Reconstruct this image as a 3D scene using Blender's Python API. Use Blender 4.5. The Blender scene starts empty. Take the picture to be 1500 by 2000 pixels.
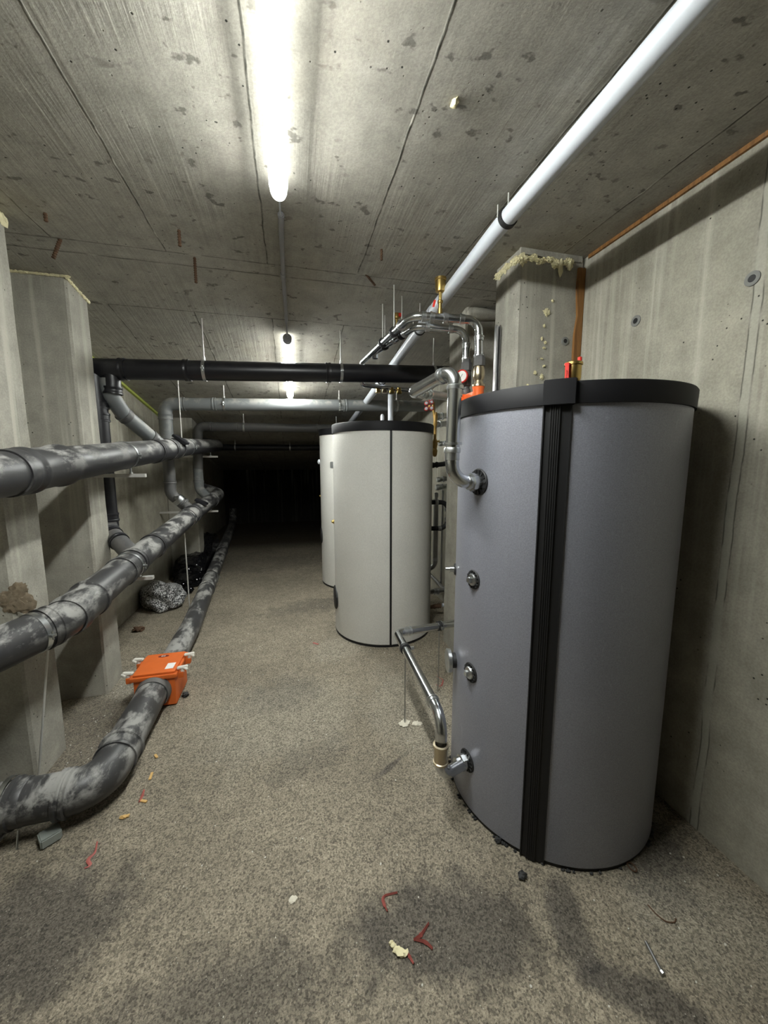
import bpy, bmesh, math, random
from mathutils import Vector, Matrix, noise
random.seed(7)
C = bpy.context.scene.collection
SC = bpy.context.scene
PI = math.pi
R = math.radians

# ------------------------------------------------------------------ camera
CAM_Z, YAW, PITCH, FPX = 1.6, 14.016, 7.365, 735.0
cd = bpy.data.cameras.new('camera'); cam = bpy.data.objects.new('camera', cd); C.objects.link(cam)
cam.location = (0, 0, CAM_Z); cam.rotation_euler = (R(90 - PITCH), 0, R(-YAW))
cd.sensor_fit = 'HORIZONTAL'; cd.sensor_width = 36; cd.lens = 36 * FPX / 1500; cd.clip_start = .05
SC.camera = cam
# ------------------------------------------------------------------ world and exposure
SC.view_settings.view_transform = 'Standard'; SC.view_settings.look = 'None'
SC.view_settings.gamma = 1; SC.view_settings.use_curve_mapping = False
SC.view_settings.exposure = 1.14
LAMP_NEAR, LAMP_FAR = 135.0, 84.0
w = bpy.data.worlds.new('world'); SC.world = w; w.use_nodes = True
w.node_tree.nodes['Background'].inputs[0].default_value = (.9, .95, 1, 1)
w.node_tree.nodes['Background'].inputs[1].default_value = 0.02

# ------------------------------------------------------------------ room measures
WX, LX, BY, FY, CZ, SY, SL = 1.69, -1.68, 10.6, -5.0, 2.77, 2.6, .167
def ceil_z(y): return CZ - max(0, y - SY) * SL
_e = cam.rotation_euler.to_matrix()
def at(x, y, X=None, Y=None, Z=None):
    """measured point of the room: sight line of an image point cut with one known plane"""
    d = _e @ Vector(((x - 750) / FPX, -(y - 1000) / FPX, -1)); o = Vector((0, 0, CAM_Z))
    if X is not None: t = X / d.x
    elif Y is not None: t = Y / d.y
    else: t = (Z - CAM_Z) / d.z
    return o + t * d

# ------------------------------------------------------------------ materials
class NT:
    def __init__(s, name):
        s.m = bpy.data.materials.new(name); s.m.use_nodes = True; s.t = s.m.node_tree; s.n = s.t.nodes
        s.b = s.n['Principled BSDF']; s.tc = s.n.new('ShaderNodeTexCoord'); s.co = s.tc.outputs['Object']
    def l(s, a, b): s.t.links.new(a, b)
    def mapn(s, scale, rot=(0, 0, 0), loc=(0, 0, 0)):
        m = s.n.new('ShaderNodeMapping'); s.l(s.co, m.inputs[0])
        m.inputs['Scale'].default_value = scale; m.inputs['Rotation'].default_value = rot; m.inputs['Location'].default_value = loc
        return m.outputs[0]
    def noise(s, scale=5, detail=4, rough=.55, vec=None, dist=0):
        n = s.n.new('ShaderNodeTexNoise'); n.inputs['Scale'].default_value = scale; n.inputs['Detail'].default_value = detail
        n.inputs['Roughness'].default_value = rough; n.inputs['Distortion'].default_value = dist
        s.l(vec or s.co, n.inputs['Vector']); return n.outputs[0]
    def voro(s, scale, vec=None, feat='F1'):
        n = s.n.new('ShaderNodeTexVoronoi'); n.feature = feat; n.inputs['Scale'].default_value = scale; s.l(vec or s.co, n.inputs['Vector']); return n
    def ramp(s, fac, stops):
        r = s.n.new('ShaderNodeValToRGB'); e = r.color_ramp.elements
        while len(e) < len(stops): e.new(.5)
        for i, (p, c) in enumerate(stops):
            e[i].position = p; e[i].color = (c[0], c[1], c[2], 1) if isinstance(c, (tuple, list)) else (c, c, c, 1)
        s.l(fac, r.inputs[0]); return r.outputs[0]
    def mix(s, fac, a, b, mode='MIX'):
        m = s.n.new('ShaderNodeMix'); m.data_type = 'RGBA'; m.blend_type = mode
        for v, i in ((fac, 0), (a, 6), (b, 7)):
            if hasattr(v, 'links'): s.l(v, m.inputs[i])
            elif isinstance(v, (int, float)): m.inputs[i].default_value = v if i == 0 else (v, v, v, 1)
            else: m.inputs[i].default_value = (v[0], v[1], v[2], 1)
        return m.outputs[2]
    def math(s, op, a, b=0, c=0):
        m = s.n.new('ShaderNodeMath'); m.operation = op
        for i, v in enumerate((a, b, c)):
            if hasattr(v, 'links'): s.l(v, m.inputs[i])
            else: m.inputs[i].default_value = v
        return m.outputs[0]
    def xyz(s):
        n = s.n.new('ShaderNodeSeparateXYZ'); s.l(s.co, n.inputs[0]); return n.outputs
    def col(s, v):
        if hasattr(v, 'links'): s.l(v, s.b.inputs['Base Color'])
        else: s.b.inputs['Base Color'].default_value = (v[0], v[1], v[2], 1)
    def bump(s, h, strength=.3, dist=.01, prev=None):
        n = s.n.new('ShaderNodeBump'); n.inputs['Strength'].default_value = strength; n.inputs['Distance'].default_value = dist
        s.l(h, n.inputs['Height'])
        if prev: s.l(prev, n.inputs['Normal'])
        s.l(n.outputs[0], s.b.inputs['Normal']); return n.outputs[0]
    def set(s, rough=None, metal=None, spec=None, coat=None):
        if rough is not None: s.b.inputs['Roughness'].default_value = rough
        if metal is not None: s.b.inputs['Metallic'].default_value = metal
        if spec is not None: s.b.inputs['Specular IOR Level'].default_value = spec
        if coat is not None: s.b.inputs['Coat Weight'].default_value = coat
        return s.m

def plain(name, c, rough=.5, metal=0, var=.12, nscale=30, bump=.1):
    t = NT(name); n = t.noise(nscale, 4)
    t.col(t.mix(n, [max(0, v * (1 - var)) for v in c], [v * (1 + var) for v in c]))
    if bump: t.bump(n, bump, .002)
    return t.set(rough, metal)

def band(t, v, pos, width):
    """1 on a line of given half width at pos along v, 0 elsewhere"""
    d = t.math('ABSOLUTE', t.math('SUBTRACT', v, pos))
    return t.math('SUBTRACT', 1.0, t.math('SMOOTH_MIN', t.math('DIVIDE', d, width), 1.0, .2))

def concrete(name, c0, c1, kind='wall'):
    t = NT(name); x, y, z = t.xyz()
    big = t.noise(1.7, 6, .6); mid = t.noise(9, 5, .6); fine = t.noise(120, 3, .6)
    col = t.mix(t.ramp(big, [(.3, 0), (.7, 1)]), c0, c1)
    col = t.mix(.35, col, t.ramp(mid, [(.3, [v * .6 for v in c0]), (.7, [min(1, v * 1.15) for v in c1])]))
    col = t.mix(.3, col, t.ramp(fine, [(.35, .4), (.65, 1.0)]), 'MULTIPLY')
    pits = t.voro(26, t.mapn((1, 1, 1))).outputs['Distance']
    pm = t.math('MULTIPLY', t.ramp(pits, [(.06, 1), (.11, 0)]), t.ramp(t.noise(3.1, 2), [(.5, 0), (.56, 1)]))
    h = t.math('ADD', t.math('MULTIPLY', mid, .5), t.math('MULTIPLY', fine, .25))
    if kind == 'ceiling':
        # boards run along the room: long stretched grain, shuttering joints every 0.54 m and across at three places
        wob = t.math('MULTIPLY', t.math('SUBTRACT', t.noise(5, 4), .5), .022)
        xw = t.math('ADD', x, wob)
        grain = t.noise(1, 6, .65, t.mapn((55, 1.3, 1), (0, 0, R(1.5))))
        g2 = t.noise(1, 3, .6, t.mapn((16, .7, 1), (0, 0, R(-3))))
        flat = t.ramp(y, [(0, 1), (1, 1)])
        lift = t.ramp(t.math('MULTIPLY', t.noise(.9, 2), 1), [(.42, 0), (.55, 1)])
        col = t.mix(t.math('MULTIPLY', .22, lift), col, t.ramp(grain, [(.35, .35), (.6, 1)]), 'MULTIPLY')
        m = t.math('ABSOLUTE', t.math('SUBTRACT', t.math('FRACT', t.math('DIVIDE', t.math('ADD', xw, .63 + .27 + 5.4), .54)), .5))
        line = t.ramp(m, [(.003, 1), (.009, 0)])
        crosses = None
        for yy in (2.49, 2.62, 3.12, 5.2):
            d = t.math('ABSOLUTE', t.math('SUBTRACT', t.math('ADD', y, wob), yy))
            l = t.ramp(d, [(.002, 1), (.007, 0)])
            crosses = l if crosses is None else t.math('MAXIMUM', crosses, l)
        seg = t.math('SUBTRACT', 1, t.math('MULTIPLY', t.math('GREATER_THAN', y, 2.49), t.math('LESS_THAN', y, 3.12)))
        line = t.math('MULTIPLY', line, seg)
        line = t.math('MAXIMUM', line, t.math('MULTIPLY', crosses, .8))
        broken = t.ramp(t.noise(14, 3), [(.3, .35), (.6, 1)])
        line = t.math('MULTIPLY', line, broken)
        tone = t.ramp(t.noise(7, 2), [(.57, [.05, .05, .04]), (.68, [.5, .48, .42])])
        col = t.mix(line, col, tone)
        marks = t.noise(1, 3, .5, t.mapn((15, 20, 1), (0, 0, .4)))
        mk = t.math('MULTIPLY', t.ramp(marks, [(.63, 0), (.68, 1)]), t.ramp(t.noise(2.2, 2), [(.38, 0), (.5, 1)]))
        col = t.mix(t.math('MULTIPLY', mk, .62), col, (.055, .05, .045))
        col = t.mix(t.math('MULTIPLY', t.ramp(t.noise(1.3, 3), [(.55, 0), (.75, 1)]), .35), col, (.33, .28, .19))
        h = t.math('ADD', h, t.math('MULTIPLY', t.math('MULTIPLY', grain, lift), 1.1))
        h = t.math('ADD', h, t.math('MULTIPLY', g2, .6))
        h = t.math('ADD', h, t.math('MULTIPLY', line, .5))
    if kind in ('wall', 'stain'):
        streak = t.noise(1, 5, .6, t.mapn((9, 9, .35)))
        s2 = t.noise(1, 3, .5, t.mapn((26, 26, .6)))
        up = t.ramp(z, [(0, 0), (1, 1)])
        mask = t.math('MULTIPLY', t.ramp(streak, [(.5, 0), (.62, 1)]), t.ramp(s2, [(.45, 0), (.6, 1)]))
        high = t.math('MULTIPLY', mask, t.math('SMOOTH_MIN', t.math('MAXIMUM', t.math('SUBTRACT', z, .6), .12), 1, .3))
        col = t.mix(t.math('MULTIPLY', high, .5), col, (.62, .6, .52))
        dark = t.ramp(t.noise(1, 4, .6, t.mapn((3, 3, .9))), [(.5, 0), (.8, 1)])
        col = t.mix(t.math('MULTIPLY', dark, .35), col, [v * .45 for v in c0])
    if kind == 'stain':
        wob = t.math('MULTIPLY', t.math('SUBTRACT', t.noise(3, 4), .5), .03)
        for yy, wd in ((1.10, .016), (3.9, .012)):
            d = t.math('ABSOLUTE', t.math('SUBTRACT', t.math('ADD', y, wob), yy))
            col = t.mix(t.math('MULTIPLY', t.ramp(d, [(wd * .7, 1), (wd * 1.4, 0)]), .35), col, (.5, .49, .43))
            cr = t.ramp(t.math('ABSOLUTE', t.math('SUBTRACT', d, wd)), [(.001, 1), (.004, 0)])
            col = t.mix(t.math('MULTIPLY', cr, t.ramp(t.noise(6, 2), [(.4, 0), (.55, .8)])), col, (.04, .04, .035))
    col = t.mix(pm, col, (.03, .03, .025))
    h = t.math('SUBTRACT', h, t.math('MULTIPLY', pm, 1.5))
    t.col(col); t.bump(h, .5, .006)
    return t.set(.85, 0, .25)

def floor_mat():
    t = NT('floor_screed'); x, y, z = t.xyz()
    big = t.noise(1.1, 5, .6); grain = t.noise(170, 2, .7); g2 = t.noise(75, 3, .7); mid = t.noise(14, 4, .6)
    col = t.mix(t.ramp(big, [(.35, 0), (.65, 1)]), (.29, .252, .19), (.42, .365, .275))
    def blob(cx, cy, sx, sy, rot=0):
        v = t.mapn((1, 1, 1), (0, 0, 0), (0, 0, 0))
        ca, sa = math.cos(rot), math.sin(rot)
        dx = t.math('SUBTRACT', x, cx); dy = t.math('SUBTRACT', y, cy)
        u = t.math('DIVIDE', t.math('ADD', t.math('MULTIPLY', dx, ca), t.math('MULTIPLY', dy, sa)), sx)
        w_ = t.math('DIVIDE', t.math('SUBTRACT', t.math('MULTIPLY', dy, ca), t.math('MULTIPLY', dx, sa)), sy)
        r = t.math('SQRT', t.math('ADD', t.math('MULTIPLY', u, u), t.math('MULTIPLY', w_, w_)))
        r = t.math('ADD', r, t.math('MULTIPLY', t.math('SUBTRACT', t.noise(7, 5, .6), .5), 1.3))
        return t.ramp(r, [(.55, 1), (1.0, 0)])
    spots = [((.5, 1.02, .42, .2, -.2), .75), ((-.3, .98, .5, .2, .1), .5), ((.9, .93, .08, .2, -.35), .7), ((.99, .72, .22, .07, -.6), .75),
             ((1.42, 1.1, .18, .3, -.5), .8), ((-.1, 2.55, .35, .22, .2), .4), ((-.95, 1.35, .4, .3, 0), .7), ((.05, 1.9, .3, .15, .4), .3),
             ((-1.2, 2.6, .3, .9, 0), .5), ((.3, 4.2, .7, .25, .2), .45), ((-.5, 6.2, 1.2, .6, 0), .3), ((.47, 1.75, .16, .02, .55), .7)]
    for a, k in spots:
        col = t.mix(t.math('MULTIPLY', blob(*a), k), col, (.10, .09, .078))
    for a, k in [((-.1, 2.3, .6, .5, 0), .35), ((.35, 3.1, .3, .25, 0), .35), ((-1.1, 3.0, .3, .35, 0), .6), ((.75, 2.2, .35, .6, 0), .35), ((1.35, .85, .3, .22, 0), .35)]:
        col = t.mix(t.math('MULTIPLY', blob(*a), k), col, (.5, .46, .37))
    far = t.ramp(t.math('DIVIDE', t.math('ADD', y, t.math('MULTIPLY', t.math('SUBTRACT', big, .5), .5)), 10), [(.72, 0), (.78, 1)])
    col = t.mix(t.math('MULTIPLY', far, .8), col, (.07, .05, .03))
    col = t.mix(.55, col, t.ramp(grain, [(.36, .08), (.49, .75), (.66, 1.0)]), 'MULTIPLY')
    col = t.mix(.45, col, t.ramp(g2, [(.36, .3), (.52, 1)]), 'MULTIPLY')
    col = t.mix(.4, col, t.ramp(mid, [(.3, .45), (.6, 1)]), 'MULTIPLY')
    cell = t.voro(150).outputs['Color']
    col = t.mix(.55, col, t.ramp(cell, [(.22, .12), (.42, .75), (.8, 1.25)]), 'MULTIPLY')
    v = t.voro(85).outputs['Distance']
    lt = t.math('MULTIPLY', t.ramp(v, [(.10, 1), (.16, 0)]), t.ramp(t.noise(21, 2), [(.55, 0), (.6, 1)]))
    col = t.mix(t.math('MULTIPLY', lt, .6), col, (.6, .57, .5))
    h = t.math('ADD', t.math('MULTIPLY', grain, .6), t.math('ADD', g2, t.math('MULTIPLY', mid, .8)))
    t.col(col); t.bump(h, .7, .006)
    return t.set(.8, 0, .3)

def dusty(name, base, dust, amt=1.0, rough=.38):
    """plastic pipe with site dust lying on its upward side, rubbed off in patches"""
    t = NT(name); g = t.n.new('ShaderNodeNewGeometry'); s = t.n.new('ShaderNodeSeparateXYZ'); t.l(g.outputs['Normal'], s.inputs[0])
    up = t.ramp(t.math('ADD', t.math('MULTIPLY', s.outputs[2], .5), .5), [(.36, 0), (.72, 1)])
    n1 = t.noise(9, 6, .68, t.mapn((1.3, .6, 1.3)), .25); n2 = t.noise(3, 3)
    patch = t.ramp(t.math('ADD', n1, t.math('MULTIPLY', n2, .4)), [(.62, 1), (.745, .08)])
    f = t.math('MULTIPLY', t.math('MULTIPLY', up, patch), amt)
    f = t.math('ADD', f, t.math('MULTIPLY', t.noise(40, 3), .06 * amt))
    t.col(t.mix(f, base, dust)); t.l(t.ramp(f, [(0, rough), (1, .85)]), t.b.inputs['Roughness'])
    t.bump(n1, .04, .003)
    return t.m

def emis(name, c, s):
    t = NT(name); t.col((.9, .9, .9)); t.b.inputs['Emission Color'].default_value = (*c, 1); t.b.inputs['Emission Strength'].default_value = s
    return t.m

def tank_cloth(name, c, metal, rough):
    t = NT(name); f = t.noise(240, 3, .6); m = t.noise(3, 4)
    col = t.mix(t.ramp(f, [(.3, 0), (.7, 1)]), [v * .82 for v in c], [v * 1.15 for v in c])
    col = t.mix(.15, col, t.ramp(m, [(.3, .6), (.7, 1)]), 'MULTIPLY')
    sc = t.noise(1, 5, .7, t.mapn((30, 30, 5), (.3, .2, 0)), 1.5)
    col = t.mix(t.math('MULTIPLY', t.ramp(sc, [(.67, 0), (.72, 1)]), .22), col, [min(1, v * 2.2) for v in c])
    t.col(col); t.bump(t.math('ADD', f, t.math('MULTIPLY', t.noise(1.6, 3), 2)), .15, .003)
    return t.set(rough, metal, .4)

M = {}
M['ceil'] = concrete('ceiling_concrete', (.36, .343, .30), (.48, .458, .40), 'ceiling')
M['wall'] = concrete('wall_concrete', (.33, .31, .255), (.47, .445, .37), 'stain')
M['wall_l'] = concrete('wall_concrete_left', (.33, .31, .25), (.46, .43, .35), 'wall')
M['pillar'] = concrete('pillar_concrete', (.33, .315, .27), (.46, .44, .38), 'wall')
M['backwall'] = concrete('back_wall_painted_shade', (.02, .018, .014), (.04, .036, .03), 'wall')  # near-black colour stands in for the darkness at the far end
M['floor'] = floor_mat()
M['black'] = dusty('black_pipe_dusty', (.016, .016, .019), (.31, .305, .29), .95)
M['blackd'] = dusty('black_pipe_clean', (.008, .008, .011), (.08, .08, .08), .14, .36)
M['grey'] = dusty('grey_pipe', (.15, .16, .165), (.33, .32, .29), .8)
M['dgrey'] = dusty('dark_grey_pipe', (.09, .09, .09), (.16, .15, .14), .6)
M['rub'] = plain('black_rubber', (.012, .012, .013), .6)
M['steel'] = plain('galvanised_steel', (.62, .64, .66), .2, 1, .08, 14, .03)
M['steel2'] = plain('zinc_fitting', (.60, .62, .63), .3, 1, .15, 60, .05)
M['steeld'] = plain('aged_steel', (.42, .42, .42), .38, 1, .2, 30, .1)
M['zinc'] = plain('zinc_rod', (.62, .61, .58), .45, .4, .1)
M['brass'] = plain('brass', (.56, .40, .14), .32, 1, .15, 50, .05)
M['bronze'] = plain('nickel_brass', (.58, .50, .36), .3, 1, .15, 50, .05)
M['copper'] = plain('dull_brass', (.38, .24, .08), .45, .8, .3, 40, .1)
M['red'] = plain('red_plastic', (.62, .03, .02), .4)
M['orange'] = plain('orange_plastic', (.66, .135, .022), .5, 0, .14, 18, .12)
M['orange2'] = plain('orange_bar', (.85, .15, .03), .45)
M['white'] = plain('white_plastic', (.58, .61, .66), .35, 0, .04)
M['offwhite'] = plain('off_white_plastic', (.7, .68, .62), .5, 0, .06)
M['conduit'] = plain('grey_conduit', (.32, .32, .33), .5, 0, .1)
M['tie'] = plain('tie_cone', (.2, .2, .19), .7, 0, .1)
M['tank'] = tank_cloth('silver_grey_cloth', (.295, .302, .35), .4, .4)
M['tankw'] = tank_cloth('off_white_cloth', (.64, .63, .59), 0, .6)
M['lid'] = plain('black_lid', (.006, .006, .0075), .6, 0, .25, 8, .05)
M['lid'].node_tree.nodes['Principled BSDF'].inputs['Specular IOR Level'].default_value = .25
M['strip'] = plain('black_rubber_strip', (.005, .005, .006), .55)
M['wood'] = None
t = NT('stained_wood'); g = t.noise(1, 5, .6, t.mapn((40, 40, 3))); t.col(t.ramp(g, [(.3, (.13, .06, .02)), (.55, (.30, .14, .04)), (.75, (.09, .06, .035))])); t.bump(g, .3, .004); M['wood'] = t.set(.7)
M['foam'] = plain('expanding_foam', (.72, .66, .42), .8, 0, .25, 40, .4)
M['foamg'] = plain('green_yellow_foam', (.42, .48, .10), .8, 0, .25, 30, .3)
M['rust'] = plain('rusty_steel', (.10, .055, .03), .8, .3, .5, 70, .4)
t = NT('granulate'); v = t.voro(110); t.col(t.ramp(v.outputs['Color'], [(.40, (.02, .02, .02)), (.5, (.10, .10, .10)), (.72, (.6, .6, .6))])); t.bump(v.outputs['Distance'], .6, .01); M['gran'] = t.set(.35, 0, .6)
M['bag'] = plain('black_bin_bag', (.006, .006, .007), .12, 0, .2)
M['glass'] = plain('cloudy_grey_plastic', (.25, .27, .25), .3)
M['chip'] = plain('wood_chip', (.6, .38, .14), .8)
M['pink'] = plain('red_peel', (.34, .09, .075), .55, 0, .3)
M['paper'] = plain('white_paper', (.8, .8, .78), .7, 0, .05)
M['stone'] = plain('dark_stone', (.02, .02, .02), .7)
M['pebble'] = plain('light_grit', (.55, .53, .47), .8)
M['plaster'] = plain('floor_plaster', (.62, .58, .48), .9, 0, .2, 60, .4)
M['lamp1'] = emis('lit_tube_near', (.97, 1, .955), LAMP_NEAR)
M['lampdim'] = emis('dim_tube_cover', (.97, 1, .955), 4.0)  # weak glow for the added light shield and the end dome
M['lamp2'] = emis('lit_tube_far', (.97, 1, .955), LAMP_FAR)
M['ink'] = plain('dark_red_ink', (.18, .02, .015), .5)

# ------------------------------------------------------------------ geometry helpers
def wloc(o):
    v = Vector((0, 0, 0))
    while o: v += Vector(o.location); o = o.parent
    return v
SPLIT = {'clamp_screw', 'press_fitting', 'coupling', 'branch_coupling', 'hanger_rod', 'pipe_coupling'}
def islands(bm):
    seen = set(); out = []
    for v in bm.verts:
        if v in seen: continue
        st = [v]; seen.add(v); g = []
        while st:
            u = st.pop(); g.append(u)
            for e in u.link_edges:
                w_ = e.other_vert(u)
                if w_ not in seen: seen.add(w_); st.append(w_)
        out.append(g)
    return out
def obj(name, bm, mat, parent=None, smooth=True, label=None):
    if name in SPLIT:
        isl = islands(bm)
        if len(isl) > 1:
            last = None
            for g in isl:
                nb = NB(); mp = {v: nb.verts.new(v.co) for v in g}
                for f in {f for v in g for f in v.link_faces}: nb.faces.new([mp[v] for v in f.verts])
                last = obj_one(name, nb, mat, parent, smooth, label)
            bm.free(); return last
    return obj_one(name, bm, mat, parent, smooth, label)
def obj_one(name, bm, mat, parent=None, smooth=True, label=None):
    me = bpy.data.meshes.new(name); o = bpy.data.objects.new(name, me); C.objects.link(o)
    if parent:
        bmesh.ops.translate(bm, vec=-wloc(parent), verts=bm.verts); o.parent = parent
    bmesh.ops.recalc_face_normals(bm, faces=bm.faces)
    bm.to_mesh(me); bm.free(); me.materials.append(mat)
    if smooth:
        for p in me.polygons: p.use_smooth = True
        try: me.set_sharp_from_angle(angle=R(40))
        except Exception: pass
    if label: o['label'] = label
    return o
def thing(name, label, cat, loc=(0, 0, 0), group=None):
    o = bpy.data.objects.new(name, None); C.objects.link(o); o.location = loc; o.empty_display_size = .1
    o['label'] = label; o['category'] = cat
    if group: o['group'] = group
    return o
def tag(o, label, cat, group=None, kind=None):
    o['label'] = label; o['category'] = cat
    if group: o['group'] = group
    if kind: o['kind'] = kind
    return o
def struct(o): o['kind'] = 'structure'; return o
def solo(name, bm, mat, label, cat, group=None, smooth=True):
    """a thing that is one mesh, its origin at its lowest point"""
    xs = [v.co for v in bm.verts]; c = sum(xs, Vector()) / len(xs); c.z = min(v.z for v in xs)
    bmesh.ops.translate(bm, vec=-c, verts=bm.verts)
    o = obj(name, bm, mat, None, smooth); o.location = c
    return tag(o, label, cat, group)
def NB(): return bmesh.new()
def frame(d):
    d = d.normalized(); u = Vector((0, 0, 1)) if abs(d.z) < .9 else Vector((0, 1, 0))
    a = d.cross(u).normalized(); return a, d.cross(a).normalized()
def box(bm, x0, x1, y0, y1, z0, z1, bev=0, mat=None):
    vs = [bm.verts.new((x, y, z)) for x in (x0, x1) for y in (y0, y1) for z in (z0, z1)]
    fs = [bm.faces.new([vs[i] for i in f]) for f in ((0, 1, 3, 2), (4, 6, 7, 5), (0, 4, 5, 1), (2, 3, 7, 6), (0, 2, 6, 4), (1, 5, 7, 3))]
    if bev: bmesh.ops.bevel(bm, geom=list({e for f in fs for e in f.edges}), offset=bev, segments=2, affect='EDGES', profile=.7)
    return bm
def obox(bm, c, ax, ay, az, bev=0):
    """oriented box: centre and three half-axis vectors"""
    c = Vector(c); ax, ay, az = Vector(ax), Vector(ay), Vector(az)
    b = NB(); box(b, -1, 1, -1, 1, -1, 1)
    for v in b.verts: v.co = c + ax * v.co.x + ay * v.co.y + az * v.co.z
    if bev: bmesh.ops.bevel(b, geom=list(b.edges), offset=bev, segments=2, affect='EDGES')
    me = bpy.data.meshes.new('tmp'); b.to_mesh(me); b.free(); bm.from_mesh(me); bpy.data.meshes.remove(me); return bm
def rings(bm, fr, seg, cap=True):
    """fr: list of (centre, a, b, radius)"""
    prev = None; first = None
    for c, a, b, r in fr:
        ring = [bm.verts.new(c + (a * math.cos(2 * PI * k / seg) + b * math.sin(2 * PI * k / seg)) * r) for k in range(seg)]
        if prev:
            for k in range(seg): bm.faces.new((prev[k], prev[(k + 1) % seg], ring[(k + 1) % seg], ring[k]))
        else: first = ring
        prev = ring
    if cap: bm.faces.new(first[::-1]); bm.faces.new(prev)
    return bm
def lathe(bm, A, d, prof, seg=28, cap=True):
    """solid of revolution from A along d; prof = [(t, r), ...] in metres"""
    A = Vector(A); d = Vector(d).normalized(); a, b = frame(d)
    return rings(bm, [(A + d * t_, a, b, max(r, 1e-4)) for t_, r in prof], seg, cap)
def cyl(bm, A, B, r, seg=24):
    A, B = Vector(A), Vector(B); return lathe(bm, A, B - A, [(0, r), ((B - A).length, r)], seg)
def fillet(pts, rad, n=9):
    pts = [Vector(p) for p in pts]; out = [pts[0]]
    for i in range(1, len(pts) - 1):
        p, q, s = pts[i - 1], pts[i], pts[i + 1]; d1 = (q - p).normalized(); d2 = (s - q).normalized()
        ang = d1.angle(d2)
        if ang < .02: out.append(q); continue
        r_ = rad[i - 1] if isinstance(rad, (list, tuple)) else rad
        L = min(r_ * math.tan(ang / 2), (q - p).length * .49, (s - q).length * .49); r_ = L / math.tan(ang / 2)
        nrm = (d2 - d1 * d1.dot(d2)).normalized(); c = q - d1 * L + nrm * r_
        for k in range(n + 1):
            a = ang * k / n; out.append(c - nrm * r_ * math.cos(a) + d1 * r_ * math.sin(a))
    out.append(pts[-1]); return out
def sweep(bm, pts, r, rad=.1, seg=24, n=9):
    P = fillet(pts, rad, n) if len(pts) > 2 else [Vector(p) for p in pts]
    fr = []; a = None
    for i, p in enumerate(P):
        d = ((P[min(i + 1, len(P) - 1)] - P[max(i - 1, 0)])).normalized()
        if a is None: a, b = frame(d)
        else: a = (a - d * a.dot(d)).normalized(); b = d.cross(a)
        fr.append((p, a, b, r))
    return rings(bm, fr, seg)
def collar(bm, P, d, r, w_, lip=.006, seg=32):
    """pipe coupling: sleeve with a bead at each end, centred on P"""
    P = Vector(P); d = Vector(d).normalized(); h = w_ / 2
    return lathe(bm, P - d * h, d, [(0, r), (0, r + lip), (.012, r + lip), (.016, r + lip * .5), (w_ - .016, r + lip * .5), (w_ - .012, r + lip), (w_, r + lip), (w_, r)], seg, False)
def ringband(bm, P, d, r, w_, th, seg=32):
    P = Vector(P); d = Vector(d).normalized()
    return lathe(bm, P - d * w_ / 2, d, [(0, r), (0, r + th), (w_, r + th), (w_, r)], seg, False)
def lerp(a, b, t_): return Vector(a) * (1 - t_) + Vector(b) * t_
def blob(bm, c, s, seed=0, sub=3, amp=.3, f=2.0, rot=0):
    n0 = len(bm.verts); m = Matrix.Translation(c) @ Matrix.Rotation(rot, 4, 'Z') @ Matrix.Diagonal((*s, 1))
    ret = bmesh.ops.create_icosphere(bm, subdivisions=sub, radius=1)
    for v in ret['verts']:
        k = 1 + amp * noise.noise(v.co * f + Vector((seed, seed * 1.7, 0))) + amp * .5 * noise.noise(v.co * f * 2.6 + Vector((seed, 0, 3)))
        v.co = m @ (v.co * k)
    return bm
def rod(name, parent, x, y, z0, z1, r=.004, mat=None):
    b = NB(); cyl(b, (x, y, z0), (x, y, z1), r, 10); return obj(name, b, mat or M['steeld'], parent)
def clamp(parent, P, d, r, up=True, th=.004, w_=.022, mat=None, lugdir=None):
    """two-piece pipe clamp band with its screw lugs"""
    P = Vector(P); d = Vector(d).normalized()
    b = NB(); ringband(b, P, d, r, w_, th); side = Vector(lugdir).normalized() if lugdir else d.cross(Vector((0, 0, 1))).normalized()
    for s in (-1, 1):
        q = P + side * s * (r + .012); obox(b, q, side * .012, d * w_ * .45, side.cross(d).normalized() * .006, .001)
    o = obj('pipe_clamp', b, mat or M['steel2'], parent)
    b = NB()
    for s in (-1, 1):
        q = P + side * s * (r + .014); up_ = side.cross(d).normalized(); cyl(b, q - up_ * .02, q + up_ * .02, .004, 8)
    obj('clamp_screw', b, M['steel2'], o); return o

# ------------------------------------------------------------------ the room
def slab(name, pts, mat, th, nrm):
    b = NB(); v0 = [b.verts.new(p) for p in pts]; v1 = [b.verts.new(Vector(p) + Vector(nrm) * th) for p in pts]
    b.faces.new(v0); b.faces.new(v1[::-1]); n = len(pts)
    for i in range(n): b.faces.new((v0[i], v1[i], v1[(i + 1) % n], v0[(i + 1) % n]))
    return struct(obj(name, b, mat, None, False))
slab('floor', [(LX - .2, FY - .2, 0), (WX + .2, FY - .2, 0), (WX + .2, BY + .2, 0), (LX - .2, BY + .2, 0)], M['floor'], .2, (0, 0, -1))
b = NB()
zb = ceil_z(BY + .2)
prof = [(FY - .2, CZ), (SY, CZ), (BY + .2, zb), (BY + .2, CZ + .3), (FY - .2, CZ + .3)]
L = [b.verts.new((LX - .2, y, z)) for y, z in prof]; Rr = [b.verts.new((WX + .2, y, z)) for y, z in prof]
b.faces.new(L); b.faces.new(Rr[::-1])
for i in range(5): b.faces.new((L[i], L[(i + 1) % 5], Rr[(i + 1) % 5], Rr[i]))
struct(obj('ceiling', b, M['ceil'], None, False))
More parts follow.
